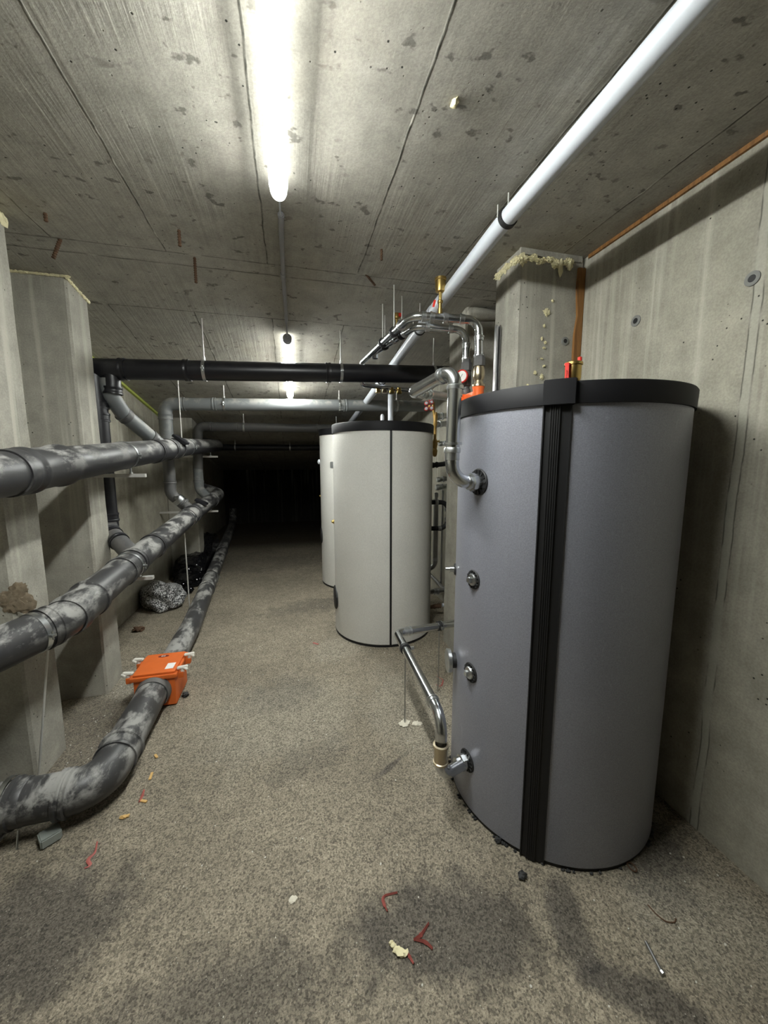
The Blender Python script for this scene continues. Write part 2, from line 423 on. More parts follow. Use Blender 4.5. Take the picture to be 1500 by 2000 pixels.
def side_wall(name, x0, x1, mat):
    b = NB(); pr = [(FY, 0), (BY, 0), (BY, ceil_z(BY)), (SY, CZ), (FY, CZ)]
    A = [b.verts.new((x0, y, z)) for y, z in pr]; B = [b.verts.new((x1, y, z)) for y, z in pr]
    b.faces.new(A); b.faces.new(B[::-1])
    for i in range(5): b.faces.new((A[i], A[(i + 1) % 5], B[(i + 1) % 5], B[i]))
    return struct(obj(name, b, mat, None, False))
wr = side_wall('wall_right', WX, WX + .2, M['wall']); wl = side_wall('wall_left', LX - .2, LX, M['wall_l'])
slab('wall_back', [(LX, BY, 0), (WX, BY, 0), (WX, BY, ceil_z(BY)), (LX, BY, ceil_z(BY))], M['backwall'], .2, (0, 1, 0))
slab('wall_front', [(LX, FY, 0), (WX, FY, 0), (WX, FY, CZ), (LX, FY, CZ)], M['wall_l'], .2, (0, -1, 0))
# timber strip in the joint between ceiling and right wall
b = NB(); obox(b, (WX - .004, (FY + 1.95) / 2, CZ - .008), (.008, 0, 0), (0, (1.95 - FY) / 2, 0), (0, 0, .010))
struct(obj('trim_1', b, M['wood'], None, False))
b = NB(); obox(b, (LX + .012, 4.55, ceil_z(4.55) - .012), (.014, 0, 0), (0, 1.4, -1.4 * SL), (0, 0, .014))
struct(obj('trim_2', b, M['foamg'], None, False))
def tie(parent, P, d, r=.026):
    b = NB(); P = Vector(P); d = Vector(d)
    lathe(b, P, d, [(-.03, r), (.004, r), (.006, r * .85), (.005, r * .5), (-.03, r * .42)], 28, False)
    o = obj('tie_hole', b, M['tie'], parent)
    b = NB(); lathe(b, P, d, [(-.004, r * .5), (.0052, r * .5)], 20); obj('hole_core', b, M['strip'], o)
for y, z in ((1.12, 2.28), (1.61, 2.3)): tie(wr, (WX, y, z), (-1, 0, 0))

# ------------------------------------------------------------------ pillars
def pillar(x0, x1, y0, y1, label, mat=None, chip=0, flare=0, seed=0):
    th = thing('concrete_pillar', label, 'pillar', ((x0 + x1) / 2, (y0 + y1) / 2, 0), 'concrete pillars against the walls')
    b = NB(); box(b, x0, x1, y0, y1, 0, 2.9)
    bmesh.ops.bisect_plane(b, geom=list(b.verts) + list(b.edges) + list(b.faces), plane_co=(0, SY, CZ - .001), plane_no=(0, SL, 1) if y0 > SY else (0, 0, 1), clear_outer=True)
    bmesh.ops.holes_fill(b, edges=[e for e in b.edges if e.is_boundary])
    bmesh.ops.bevel(b, geom=[e for e in b.edges if abs(e.verts[0].co.z - e.verts[1].co.z) > .5], offset=.012, segments=1, affect='EDGES')
    bmesh.ops.triangulate(b, faces=[f for f in b.faces if len(f.verts) > 4])
    for _ in range(2):
        bmesh.ops.subdivide_edges(b, edges=[e for e in b.edges if e.calc_length() > .09], cuts=1 if _ else 9, use_grid_fill=True)
    for v in b.verts:
        if .01 < v.co.z < ceil_z(v.co.y) - .02:
            n = noise.noise_vector(v.co * 9 + Vector((seed, 0, 0))); v.co += Vector((n.x, n.y, 0)) * .0035
    obj('shaft', b, mat or M['pillar'], th, True); return th
pl1 = pillar(LX, -1.275, 2.07, 2.33, 'rough concrete pillar cut off by the left edge of the photo', seed=1)
b = NB(); P = at(42, 1165, Y=2.07)
for k in range(7): blob(b, (P.x + random.uniform(-.05, .05), 2.0705, P.z + random.uniform(-.05, .05)), (.038, .004, .034), k, 3, .6, 3)
obj('chipped_patch', b, plain('broken_concrete', (.24, .19, .13), .9, 0, .5, 40, .8), pl1, label='crumbling brown patch')
pl2 = pillar(LX, -1.28, 2.84, 3.09, 'tall concrete pillar on the left, second from the front, dark streaks under its top', seed=2)
pl3 = pillar(LX, -1.30, 5.85, 6.15, 'concrete pillar far back on the left wall behind the grey downpipes', seed=3)
pr1 = pillar(1.265, WX - .001, 1.985, 2.235, 'concrete pillar behind the big grey tank with foam crumbs and a timber strip', seed=4)
pr2 = pillar(1.31, WX - .001, 2.72, 3.03, 'concrete pillar behind the orange manifold bar, half hidden by the foam-topped pillar', seed=5)
# foam and wood on pillar behind tank
b = NB()
for k in range(15):
    x = 1.285 + k * .0215 + random.uniform(-.01, .01); blob(b, (x, 1.974, CZ - .045 + random.uniform(-.02, .012)), (.016 + .014 * random.random(), .011, .008 + .018 * random.random() ** 2), k, 3, .9, 3)
for k in range(8):
    blob(b, (1.262, 1.985 + k * .033, CZ - .04 - .02 * random.random()), (.010, .024, .010 + .014 * random.random()), k + 40, 3, .9, 3)
blob(b, (1.515, 1.969, CZ - .075), (.013, .012, .045), 9, 2, .4); blob(b, (1.575, 1.970, CZ - .06), (.012, .012, .028), 12, 2, .4)
obj('insulation_foam', b, M['foam'], pr1)
b = NB(); box(b, 1.262, 1.66, 1.972, 1.987, CZ - .032, CZ); obj('mortar_edge', b, M['pillar'], pr1)
b = NB()
zz = [CZ - .06, 2.6, 2.45, 2.35, 2.2, 2.0, 1.7, .0]; wdt = [.045, .05, .035, .05, .048, .045, .045, .045]
for f_, bk in ((1.970, 1.985),):
    A = []
    for z, w_ in zip(zz, wdt): A.append([b.verts.new((WX - .004 - w_, f_, z)), b.verts.new((WX - .004, f_, z)), b.verts.new((WX - .004, bk, z)), b.verts.new((WX - .004 - w_, bk, z))])
    for i in range(len(A) - 1):
        for k in range(4): b.faces.new((A[i][k], A[i][(k + 1) % 4], A[i + 1][(k + 1) % 4], A[i + 1][k]))
    b.faces.new(A[0]); b.faces.new(A[-1][::-1])
obj('timber_strip', b, M['wood'], pr1, False)
b = NB()
for k, (x, z, s) in enumerate([(1.452, 2.455, .017), (1.43, 2.38, .006), (1.44, 2.31, .006), (1.444, 2.29, .008), (1.442, 2.26, .009), (1.445, 2.2, .010), (1.44, 2.16, .008), (1.40, 2.12, .008), (1.446, 2.1, .010), (1.475, 2.52, .006), (1.36, 2.05, .007)]):
    blob(b, (x + .012 * math.sin(k * 2.3), 1.982, z), (s, .005, s * (1 + .5 * math.sin(k))), k, 3, .9, 3)
blob(b, (1.643, 1.968, 2.13), (.008, .008, .05), 3, 2, .4)
obj('foam_crumb', b, M['foam'], pr1)
tie(pr1, (1.585, 1.985, 2.308), (0, -1, 0), .024)
# U channel leaning on the pillar
ch = NB()
for dx in (-.012, .012): box(ch, 1.238 + dx - .0015, 1.238 + dx + .0015, 2.13, 2.155, 1.0, 2.42)
box(ch, 1.226, 1.25, 2.152, 2.155, 1.0, 2.42)
solo('steel_channel', ch, M['steeld'], 'slim upright steel channel against the pillar behind the big grey tank', 'channel', None, False)
# mortar roll at top of second right pillar
b = NB(); lathe(b, (1.31, 2.70, ceil_z(2.7) - .055), (1, 0, 0), [(0, .02), (.03, .04), (.12, .046), (.2, .036), (.25, .028), (.3, .034), (.38, .03)], 18)
for v in b.verts: v.co += noise.noise_vector(v.co * 25) * .008
obj('mortar_roll', b, M['pillar'], pr2)
b = NB()
for k in range(16): blob(b, (LX + .02 + k * .026, 2.834, ceil_z(2.84) - .008), (.02, .008, .008), k, 2, .5)
for k in range(11): blob(b, (-1.276, 2.84 + k * .025, ceil_z(2.84 + k * .025) - .012), (.008, .018, .011), k + 30, 2, .5)
obj('insulation_foam', b, M['foam'], pl2)
b = NB()
for k in range(6): blob(b, (-1.272, 2.09 + k * .045, CZ - .02 - .02 * random.random()), (.012, .03, .03), k + 30, 2, .5)
obj('insulation_foam', b, M['foam'], pl1)

# ------------------------------------------------------------------ lamps
def tube_lamp(y0, y1, x0, x1, drop, mat, label):
    A = Vector((x0, y0, ceil_z(y0) - drop)); B = Vector((x1, y1, ceil_z(y1) - drop)); d = (B - A).normalized(); L_ = (B - A).length
    th = thing('tube_lamp', label, 'lamp', tuple((A + B) / 2), 'tubular ceiling lamps')
    r = .033; e = [(0, .02), (.006, .028), (.02, r)]
    b = NB(); lathe(b, A + d * .07, d, [(0, r), (L_ - .142, r)], 28); obj('diffuser', b, mat, th)
    b = NB(); lathe(b, B - d * .072, d, [(0, r + .001), (.03, r + .001), (.048, r * .9), (.062, r * .6), (.068, .004)], 28); obj('end_dome', b, M['lampdim'], th)
    b = NB(); lathe(b, A - d * .0, d, [(0, .004), (0, .016), (.02, .02), (.03, r + .002), (.075, r + .003), (.08, r)], 24); obj('end_cap', b, M['conduit'], th)
    # shield added over the tube to hold light off the ceiling, glowing faintly
    b = NB(); side = d.cross(Vector((0, 0, 1))).normalized(); up = side.cross(d).normalized(); rows = []
    for t_ in (.072, L_ - .072):
        rows.append([b.verts.new(A + d * t_ + (side * math.cos(R(a)) + up * math.sin(R(a))) * rr) for rr in (r + .0015, r + .004) for a in (range(-24, 205, 6) if rr < r + .002 else range(204, -25, -6))])
    n_ = len(rows[0])
    for k in range(n_): b.faces.new((rows[0][k], rows[0][(k + 1) % n_], rows[1][(k + 1) % n_], rows[1][k]))
    b.faces.new(rows[0]); b.faces.new(rows[1][::-1]); obj('light_shield', b, M['lampdim'], th)
    for k in (.25, .75):
        p = lerp(A, B, k); b = NB(); cyl(b, p + Vector((0, 0, r)), p + Vector((0, 0, drop + .002)), .006, 8); obj('mounting_clip', b, M['conduit'], th)
    return th
tube_lamp(.62, 1.80, -.008, -.008, .058, M['lamp1'], 'large lit white tube lamp running down from the top edge of the photo')
tube_lamp(3.24, 4.66, .015, .035, .058, M['lamp2'], 'smaller lit tube lamp farther back, crossed by the black pipe')
th = thing('cable_conduit', 'grey plastic conduit on the ceiling between the two lit tube lamps', 'conduit', (0, 2.6, CZ))
b = NB(); sweep(b, [(-.004, 1.98, CZ - .016), (.0, SY, CZ - .016), (.012, 3.12, ceil_z(3.12) - .016)], .0125, .1, 16); obj('pipe', b, M['conduit'], th)
b = NB()
for y in (1.99, 2.55): d = (0, 1, 0); collar(b, (-.002, y + .03, CZ - .016), d, .0125, .07, .003, 16)
obj('coupling', b, M['conduit'], th)
b = NB(); sweep(b, [(-.008, 1.80, CZ - .058), (-.006, 1.87, CZ - .03), (-.004, 1.99, CZ - .016)], .004, .05, 8); obj('cable', b, M['white'], th)
b = NB(); sweep(b, [(.012, 3.11, ceil_z(3.12) - .016), (.013, 3.18, ceil_z(3.18) - .035), (.015, 3.26, ceil_z(3.26) - .058)], .006, .05, 8); obj('cable', b, M['conduit'], th)

# ------------------------------------------------------------------ white ceiling pipe
th = thing('white_pipe', 'long white plastic pipe under the ceiling, slanting from the top right corner', 'pipe', (.96, 2, 2.6))
wp = [(.962, -.6, 2.685), (.965, 1.7, 2.67), (.952, 2.6, 2.585), (.90, 4.9, 2.27), (.88, 5.6, 2.18)]
b = NB(); sweep(b, wp, .037, .6, 28); obj('pipe', b, M['white'], th)
b = NB(); collar(b, (.953, 2.5, 2.594), (0, 1, -.1), .037, .06, .003); obj('coupling', b, M['white'], th)
for P in ((.965, 1.62, 2.67), (.952, 2.74, 2.569), (.925, 3.8, 2.42)):
    d = Vector((0, 1, -.1)).normalized(); P = Vector(P); b = NB(); ringband(b, P, d, .037, .022, .006); k = obj('pipe_clamp', b, M['rub'], th)
    b = NB(); cyl(b, P + Vector((0, 0, .037)), (P.x, P.y, ceil_z(P.y) + .005), .004, 8); cyl(b, P + Vector((-.05, 0, -.005)), P + Vector((-.05, 0, .045)), .003, 8); obj('hanger_rod', b, M['zinc'], k)

# ------------------------------------------------------------------ drain pipes on the left
def cleanout(parent, P, d, up, r):
    b = NB(); P = Vector(P); d = Vector(d).normalized(); up = Vector(up).normalized(); s = d.cross(up).normalized()
    obox(b, P + up * (r + .018), d * .055, s * .07, up * .012, .004); o = obj('inspection_cover', b, M['blackd'], parent)
    b = NB(); cyl(b, P + up * (r * .5), P + up * (r + .01), .05, 24); obj('cover_neck', b, M['blackd'], o)
def bracket(parent, P, r, xw, mat=None):
    """steel arm from the wall or pillar reaching under the pipe"""
    P = Vector(P); b = NB(); obox(b, ((P.x + .09 + xw) / 2, P.y, P.z - r - .055), ((P.x + .09 - xw) / 2, 0, 0), (0, .018, 0), (0, 0, .012), .001); o = obj('support_arm', b, M['zinc'], parent)
    b = NB(); cyl(b, P - Vector((0, 0, r)), P - Vector((0, 0, r + .055)), .007, 10); lathe(b, P - Vector((0, 0, r + .045)), (0, 0, 1), [(0, .012), (.012, .012)], 6); obj('stud', b, M['steel2'], o)

# upper run
UA, UB = Vector((-1.10, .9, 1.475)), Vector((-1.00, 6.05, 1.855))
UPT = [(-1.10, .9, 1.50), (-1.085, 1.75, 1.555), (-1.065, 2.9, 1.655), (-1.04, 4.3, 1.765), (-1.035, 6.1, 1.86)]
def on(pts, y):
    for a, b_ in zip(pts, pts[1:]):
        if y <= b_[1]: k = (y - a[1]) / (b_[1] - a[1]); return lerp(a, b_, k), (Vector(b_) - Vector(a)).normalized()
    return Vector(pts[-1]), (Vector(pts[-1]) - Vector(pts[-2])).normalized()
th = thing('drain_pipe', 'thick dusty black drain pipe, upper of the two crossing the left pillars', 'pipe', (-1.06, 3, 1.5), 'thick dusty drain pipes on the left')
ur = .088
b = NB(); sweep(b, UPT + [(-1.2, 6.6, 1.9), (-1.5, 6.9, 1.95)], ur, .25, 40); obj('pipe', b, M['black'], th)
P, d = on(UPT, 1.93); b = NB(); lathe(b, P - d * .13, d, [(0, ur), (0, ur + .007), (.02, ur + .008), (.03, ur + .004), (.05, ur + .009), (.07, ur + .004), (.09, ur + .004), (.1, ur + .012), (.115, ur + .012), (.12, ur + .004), (.32, ur + .005), (.33, ur + .013), (.36, ur + .013), (.365, ur + .006), (.385, ur + .006), (.39, ur)], 40, False); obj('long_coupling', b, M['black'], th)
for y, w_ in ((3.42, .05), (3.78, .06), (4.0, .03)):
    P, d = on(UPT, y); b = NB(); collar(b, P, d, ur, w_, .008, 40); obj('coupling', b, M['black'], th)
for y in (2.86, 4.35): P, d = on(UPT, y); clamp(th, P, d, ur)
for y, xw in ((2.96, -1.4), (5.6, LX)): P, d = on(UPT, y); bracket(th, P, ur, xw)
P, d = on(UPT, 3.95); cleanout(th, P, d, (.75, 0, 1), ur)
P4, _ = on(UPT, 3.72)
b = NB(); sweep(b, [(-1.245, 3.2, 2.2), (-1.245, 3.2, 2.10), (-1.215, 3.34, 1.97), tuple(P4)], .056, .12, 28); obj('branch_pipe', b, M['grey'], th, label='grey slanting branch pipe')
A_, B_ = Vector((-1.215, 3.34, 1.97)), P4; d = (B_ - A_).normalized()
b = NB()
for k, ww in ((.02, .05), (.62, .05)): collar(b, A_ + d * k * (B_ - A_).length, d, .056, ww, .006, 28)
obj('branch_coupling', b, M['dgrey'], th)
b = NB(); P, d = on(UPT, 4.0); q = Vector((-1.12, 4.35, 0)); cyl(b, (-1.06, 4.3, ceil_z(4.3)), (-1.06, 4.3, 1.83), .0055, 8); obj('hanger_rod', b, M['zinc'], th)

# lower run
LPT = [(-1.07, 2.05, .858), (-1.065, 2.6, .905), (-1.06, 3.6, .98), (-1.055, 4.5, 1.045), (-1.05, 5.9, 1.12)]
th = thing('drain_pipe', 'thick dusty black drain pipe, lower of the two crossing the left pillars', 'pipe', (-1.06, 3, .9), 'thick dusty drain pipes on the left')
lr = .09
b = NB(); sweep(b, [(-1.445, 1.27, .81), (-1.072, 2.03, .857)] + LPT[1:] + [(-1.06, 6.15, 1.14), (-1.35, 6.35, 1.22), (-1.6, 6.35, 1.3)], lr, .2, 40); obj('pipe', b, M['black'], th)
P, d = on(LPT, 2.05); b = NB(); lathe(b, P, d, [(0, lr), (0, lr + .006), (.03, lr + .006), (.04, lr + .011), (.055, lr + .011), (.06, lr + .004), (.21, lr + .006), (.215, lr + .013), (.24, lr + .013), (.245, lr + .005), (.27, lr + .005), (.272, lr)], 40, False); obj('long_coupling', b, M['black'], th)
for y, w_ in ((2.68, .03), (2.86, .05), (3.25, .035), (4.30, .05), (4.5, .04), (5.55, .05)):
    P, d = on(LPT, y); b = NB(); collar(b, P, d, lr, w_, .008, 40); obj('coupling', b, M['black'], th)
for y in (2.78, 4.22): P, d = on(LPT, y); clamp(th, P, d, lr)
nd = Vector((.373, .76, .047)).normalized(); clamp(th, Vector((-1.072, 2.03, .857)) - nd * .12, nd, lr)
b = NB(); collar(b, Vector((-1.072, 2.03, .857)) - nd * .07, nd, lr, .05, .008, 40); obj('coupling', b, M['black'], th)
for y, xw in ((2.95, -1.4), (5.5, LX)): P, d = on(LPT, y); bracket(th, P, lr, xw)
P, d = on(LPT, 4.75); cleanout(th, P, d, (.5, 0, 1), lr)
q = Vector((-1.115, 1.83, 0)); b = NB(); cyl(b, (-1.13, 2.03, .80), (-1.255, 2.03, .0), .005, 8); obj('support_rod', b, M['zinc'], th)
b = NB(); cyl(b, (-1.08, 4.24, .93), (-1.08, 4.24, .0), .006, 8); lathe(b, (-1.08, 4.24, 0), (0, 0, 1), [(0, .03), (.03, .025)], 12); obj('support_rod', b, M['zinc'], th)

# floor run, with its elbow
FPT = [(-2.2 + .6, 1.80, .15), (-.875, 1.82, .125), (-.905, 2.62, .125)]
fr = .09
FP2 = [(-.90, 2.84, .12), (-.915, 3.6, .125), (-1.06, 5.6, .14), (-1.34, 9.2, .15)]
th = thing('floor_drain_pipe', 'black elbowed drain pipe in the left foreground leading into the orange valve box', 'pipe', (-1.0, 1.9, 0), 'drain pipe along the floor')
b = NB(); sweep(b, [(-1.62, 1.76, .165), (-.885, 1.81, .135), (-.905, 2.60, .125)], fr, .135, 40, 14); obj('pipe', b, M['black'], th)
b = NB(); d = Vector((1, .06, -.04)).normalized()
lathe(b, (-1.20, 1.788, .15), d, [(0, fr), (0, fr + .012), (.018, fr + .012), (.022, fr + .004), (.05, fr + .004), (.055, fr)], 40, False); obj('coupling', b, M['black'], th)
b = NB(); lathe(b, (-1.03, 1.798, .143), d, [(0, fr), (0, fr + .01), (.014, fr + .011), (.018, fr + .004), (.026, fr + .004), (.03, fr + .010), (.04, fr + .010), (.045, fr)], 40, False); obj('coupling', b, M['black'], th)
b = NB(); lathe(b, (-.889, 1.975, .133), (-.03, 1, 0), [(0, fr), (0, fr + .008), (.015, fr + .009), (.02, fr + .005), (.07, fr + .006), (.075, fr + .014), (.095, fr + .014), (.1, fr)], 40, False); obj('coupling', b, M['black'], th)
b = NB(); lathe(b, (-.9, 2.53, .125), (-.03, 1, 0), [(0, fr), (0, fr + .006), (.012, fr + .006), (.02, fr + .012), (.07, fr + .013), (.08, fr + .013)], 40, False); obj('socket', b, M['dgrey'], th)
b = NB(); cyl(b, (-1.16, 1.74, .06), (-1.155, 1.71, 0), .005, 8); obj('support_rod', b, M['steel'], th)
b = NB(); cyl(b, (-1.21, 1.76, .065), (-1.21, 1.70, .065), .012, 10); ringband(b, (-1.215, 1.787, .153), d, fr + .012, .02, .003); obj('pipe_clamp', b, M['steel2'], th)
th = thing('floor_drain_pipe', 'black drain pipe on the floor running back from the orange valve box into the dark', 'pipe', (-1.0, 5, 0), 'drain pipe along the floor')
b = NB(); sweep(b, FP2 + [(-1.36, 9.6, .2), (-1.36, 9.7, .5)], .085, .4, 36); obj('pipe', b, M['black'], th)
for y, w_ in ((2.93, .03), (4.65, .05), (5.05, .03), (6.6, .06)):
    P, d = on(FP2, y); b = NB(); collar(b, P, d, .085, w_, .007, 36); obj('coupling', b, M['black'], th)
P, d = on(FP2, 5.1); clamp(th, P, d, .085)

# orange backwater valve box
th = thing('backwater_valve', 'orange plastic valve box with white wing levers on the floor pipe', 'valve box', (-.9, 2.72, 0))
b = NB()
bx = [(-1.02, 2.58), (-.775, 2.58), (-.775, 2.86), (-1.02, 2.86)]
box(b, -1.02, -.775, 2.585, 2.86, .012, .215, .012); obj('housing', b, M['orange'], th)
b = NB(); box(b, -1.035, -.76, 2.57, 2.875, .205, .232, .01); box(b, -1.022, -.773, 2.585, 2.862, .228, .246, .012); lid = obj('lid', b, M['orange'], th)
b = NB(); box(b, -.845, -.795, 2.625, 2.70, .244, .2475); obj('label_sticker', b, M['paper'], lid, False)
b = NB(); lathe(b, (-.905, 2.815, .244), (0, 0, 1), [(0, .036), (.0025, .035)], 32)
for v in b.verts: v.co.y = 2.815 + (v.co.y - 2.815) * .45
em = obj('emblem', b, M['ink'], lid)
b = NB()
for dx in (-.012, -.006, .002, .010): box(b, -.905 + dx - .0015, -.905 + dx + .0018, 2.808, 2.822, .2465, .2482)
box(b, -.917, -.907, 2.813, 2.8155, .2465, .2482); box(b, -.903, -.893, 2.808, 2.8105, .2465, .2482)
obj('emblem_lettering', b, M['paper'], lid, False)
for sx, x in ((-1, -1.045), (1, -.75)):
    for y in (2.62, 2.80):
        b = NB(); box(b, min(x, x + sx * .012) - .01, max(x, x + sx * .012) + .01, y - .02, y + .02, .185, .222, .004); lg = obj('lever_lug', b, M['orange'], th)
        b = NB(); lathe(b, (x + sx * .012, y, .215), (0, 0, 1), [(0, .012), (.03, .010), (.034, .006)], 14)
        obox(b, (x + sx * .014, y + .002, .248), (.032, sx * .006, 0), (-sx * .003, .014, 0), (0, 0, .007), .004); obox(b, (x + sx * .034, y - .008, .243), (.014, -.008, -.004), (.004, .009, 0), (0, 0, .005), .003)
        obj('wing_lever', b, M['offwhite'], lg)
b = NB(); lathe(b, (-.9, 2.86, .12), (-.02, 1, 0), [(0, .1), (.04, .1), (.05, .094), (.06, .094)], 36); obj('outlet_socket', b, M['black'], th)

# ------------------------------------------------------------------ cross pipes
def rods(th, xs, line, r, ang=0):
    for x in xs:
        k = (x - line[0][0]) / (line[1][0] - line[0][0]); P = lerp(line[0], line[1], k); cl = clamp(th, P, (1, 0, 0), r, lugdir=(0, 1, 0))
        b = NB(); cyl(b, P + Vector((0, 0, r)), (P.x, P.y, ceil_z(P.y)), .005, 8); lathe(b, P + Vector((0, 0, r)), (0, 0, 1), [(0, .01), (.025, .01)], 6); obj('hanger_rod', b, M['zinc'], cl)
# black
by = 3.2; BL = [(-1.36, by, 2.265), (WX, by, 2.385)]
th = thing('black_cross_pipe', 'shiny black pipe hung across the room from rods, nearest of the cross pipes', 'pipe', (0, by, 2.3))
b = NB(); sweep(b, BL, .072, .1, 36); obj('pipe', b, M['blackd'], th)
for x in (-1.14, -.72, .33):
    P = lerp(BL[0], BL[1], (x + 1.36) / (WX + 1.36)); b = NB(); collar(b, P, (1, 0, .04), .072, .04, .006, 32); obj('coupling', b, M['blackd'], th)
rods(th, (-.6, .435, 1.24), BL, .072)
b = NB(); sweep(b, [(-1.33, by, 2.26), (-1.33, by + .01, 1.13)], .064, .1, 32)
dp = obj('downpipe', b, M['blackd'], th)
for z in (2.02, 1.93, 1.2): b = NB(); collar(b, (-1.33, by + .01, z), (0, 0, 1), .064, .06, .007, 32); obj('coupling', b, M['blackd'], dp)
b = NB(); cyl(b, (-1.22, by, 2.28), (-1.225, by, 2.10), .058, 28); collar(b, (-1.223, by, 2.12), (0, 0, 1), .058, .05, .006, 28); obj('downpipe_stub', b, M['blackd'], th)
P5, _ = on(LPT, 2.94)
b = NB(); sweep(b, [(-1.31, by + .04, .93), (-1.26, by + .03, .95), tuple(P5)], .058, .08, 28)
b.free(); b = NB(); A_ = Vector((-1.325, by - .01, 1.10)); B_ = P5 - Vector((0, 0.02, 0)); sweep(b, [(-1.33, by + .01, 1.2), tuple(A_), tuple(B_)], .06, .08, 28); bp = obj('branch_pipe', b, M['dgrey'], th)
d = (B_ - A_).normalized()
for k, w_ in ((.12, .05), (.38, .03)): b = NB(); collar(b, A_ + (B_ - A_) * k, d, .06, w_, .007, 28); obj('coupling', b, M['blackd'], bp)
# grey
gy = 4.54; GL = [(-1.26, gy, 2.225), (WX, gy, 2.305)]
th = thing('grey_cross_pipe', 'light grey pipe hung across the room behind the black one', 'pipe', (0, gy, 2.2))
P6, _ = on(LPT, 4.62)
b = NB(); sweep(b, [GL[1], GL[0], (-1.27, gy, 1.24), (-1.24, gy, 1.22)], .066, .09, 32); b.free()
b = NB(); sweep(b, [GL[1], GL[0], (-1.265, gy, 1.75)], .066, .09, 32); obj('pipe', b, M['grey'], th)
for x in (-1.08, -.77, .66, 1.25):
    P = lerp(GL[0], GL[1], (x + 1.26) / (WX + 1.26)); b = NB(); collar(b, P, (1, 0, .03), .066, .035, .006, 32); obj('coupling', b, M['grey'], th)
b = NB(); collar(b, (-1.262, gy, 2.09), (0, 0, 1), .066, .06, .006, 32); obj('coupling', b, M['grey'], th)
rods(th, (-.67, .59, 1.29), GL, .066)
b = NB(); sweep(b, [(-1.265, gy, 1.76), (-1.265, gy, 1.27), tuple(P6 + Vector((-.02, .0, .0)))], .058, .12, 30); dp = obj('downpipe', b, M['dgrey'], th)
b = NB(); collar(b, (-1.265, gy, 1.40), (0, 0, 1), .058, .03, .006, 28); obj('coupling', b, M['dgrey'], dp)
A_ = Vector((-1.265, gy, 1.27)); d = (P6 - A_).normalized(); b = NB(); ringband(b, A_ + d * .10, d, .058, .05, .006); obox(b, A_ + d * .1 + Vector((0, -.07, .03)), (.02, 0, 0), (0, .012, 0), (0, 0, .02), .003); obj('hose_clamp', b, M['steel2'], dp)
b = NB(); collar(b, A_ + d * .16, d, .058, .03, .008, 28); obj('coupling', b, M['dgrey'], dp)
# dark grey
ky = 5.58; KL = [(-1.17, ky, 2.09), (WX, ky, 2.10)]
th = thing('dark_grey_cross_pipe', 'dim dark grey pipe hung across the room, third from the front', 'pipe', (0, ky, 2.1))
b = NB(); sweep(b, [KL[1], KL[0], (-1.2, ky, 1.52)], .06, .09, 32); obj('pipe', b, M['dgrey'], th)
for x in (-1.0, -.67, .4):
    P = lerp(KL[0], KL[1], (x + 1.17) / (WX + 1.17)); b = NB(); collar(b, P, (1, 0, 0), .06, .03, .006, 28); obj('coupling', b, M['dgrey'], th)
rods(th, (-.59, .68), KL, .06)
P7, _ = on(LPT, 5.5); b = NB(); sweep(b, [(-1.2, ky, 1.53), (-1.2, ky, 1.25), tuple(P7 + Vector((-.01, 0, .02)))], .06, .1, 30); dp = obj('downpipe', b, M['grey'], th)
b = NB(); collar(b, (-1.2, ky, 1.36), (0, 0, 1), .06, .03, .006, 28); obj('coupling', b, M['grey'], dp)
# back black
th = thing('black_cross_pipe', 'barely visible black pipe across the dark back of the room, farthest cross pipe', 'pipe', (0, 7.2, 1.9))
b = NB(); sweep(b, [(-1.3, 7.2, 1.88), (WX, 7.2, 1.9)], .055, .1, 28); obj('pipe', b, M['blackd'], th)
rods(th, (-.92, .02), [(-1.3, 7.2, 1.88), (WX, 7.2, 1.9)], .055)

# ------------------------------------------------------------------ tanks
def tube_shell(bm, c, r, z0, z1, a0=0, a1=360, th=.0, seg=96):
    vs = []
    n = max(2, int(seg * (a1 - a0) / 360))
    for k in range(n + 1):
        a = R(a0 + (a1 - a0) * k / n); ca, sa = math.cos(a), math.sin(a)
        vs.append([bm.verts.new((c[0] + ca * rr, c[1] + sa * rr, z)) for rr, z in ((r, z0), (r, z1), (r - .02, z1), (r - .02, z0))])
    for k in range(n):
        for i in range(4): bm.faces.new((vs[k][i], vs[k][(i + 1) % 4], vs[k + 1][(i + 1) % 4], vs[k + 1][i]))
    if a1 - a0 < 360: bm.faces.new(vs[0]); bm.faces.new(vs[-1][::-1])
    return bm
TC = (1.213, 1.501); TR = .462
big = thing('buffer_tank', 'large silver-grey cylindrical buffer tank with black lid beside the right wall', 'tank', (TC[0], TC[1], 0))
b = NB(); lathe(b, (TC[0], TC[1], .012), (0, 0, 1), [(0, TR - .012), (.006, TR), (.9, TR), (1.80, TR), (1.81, TR - .02)], 128); obj('jacket', b, M['tank'], big)
b = NB(); lathe(b, (TC[0], TC[1], 0), (0, 0, 1), [(0, TR - .004), (.013, TR - .004)], 96); obj('base_rim', b, M['strip'], big)
b = NB(); lathe(b, (TC[0], TC[1], 1.802), (0, 0, 1), [(0, TR - .01), (0, TR + .008), (.068, TR + .010), (.074, TR + .006), (.075, TR - .01), (.075, .01)], 128); obj('lid', b, M['lid'], big)
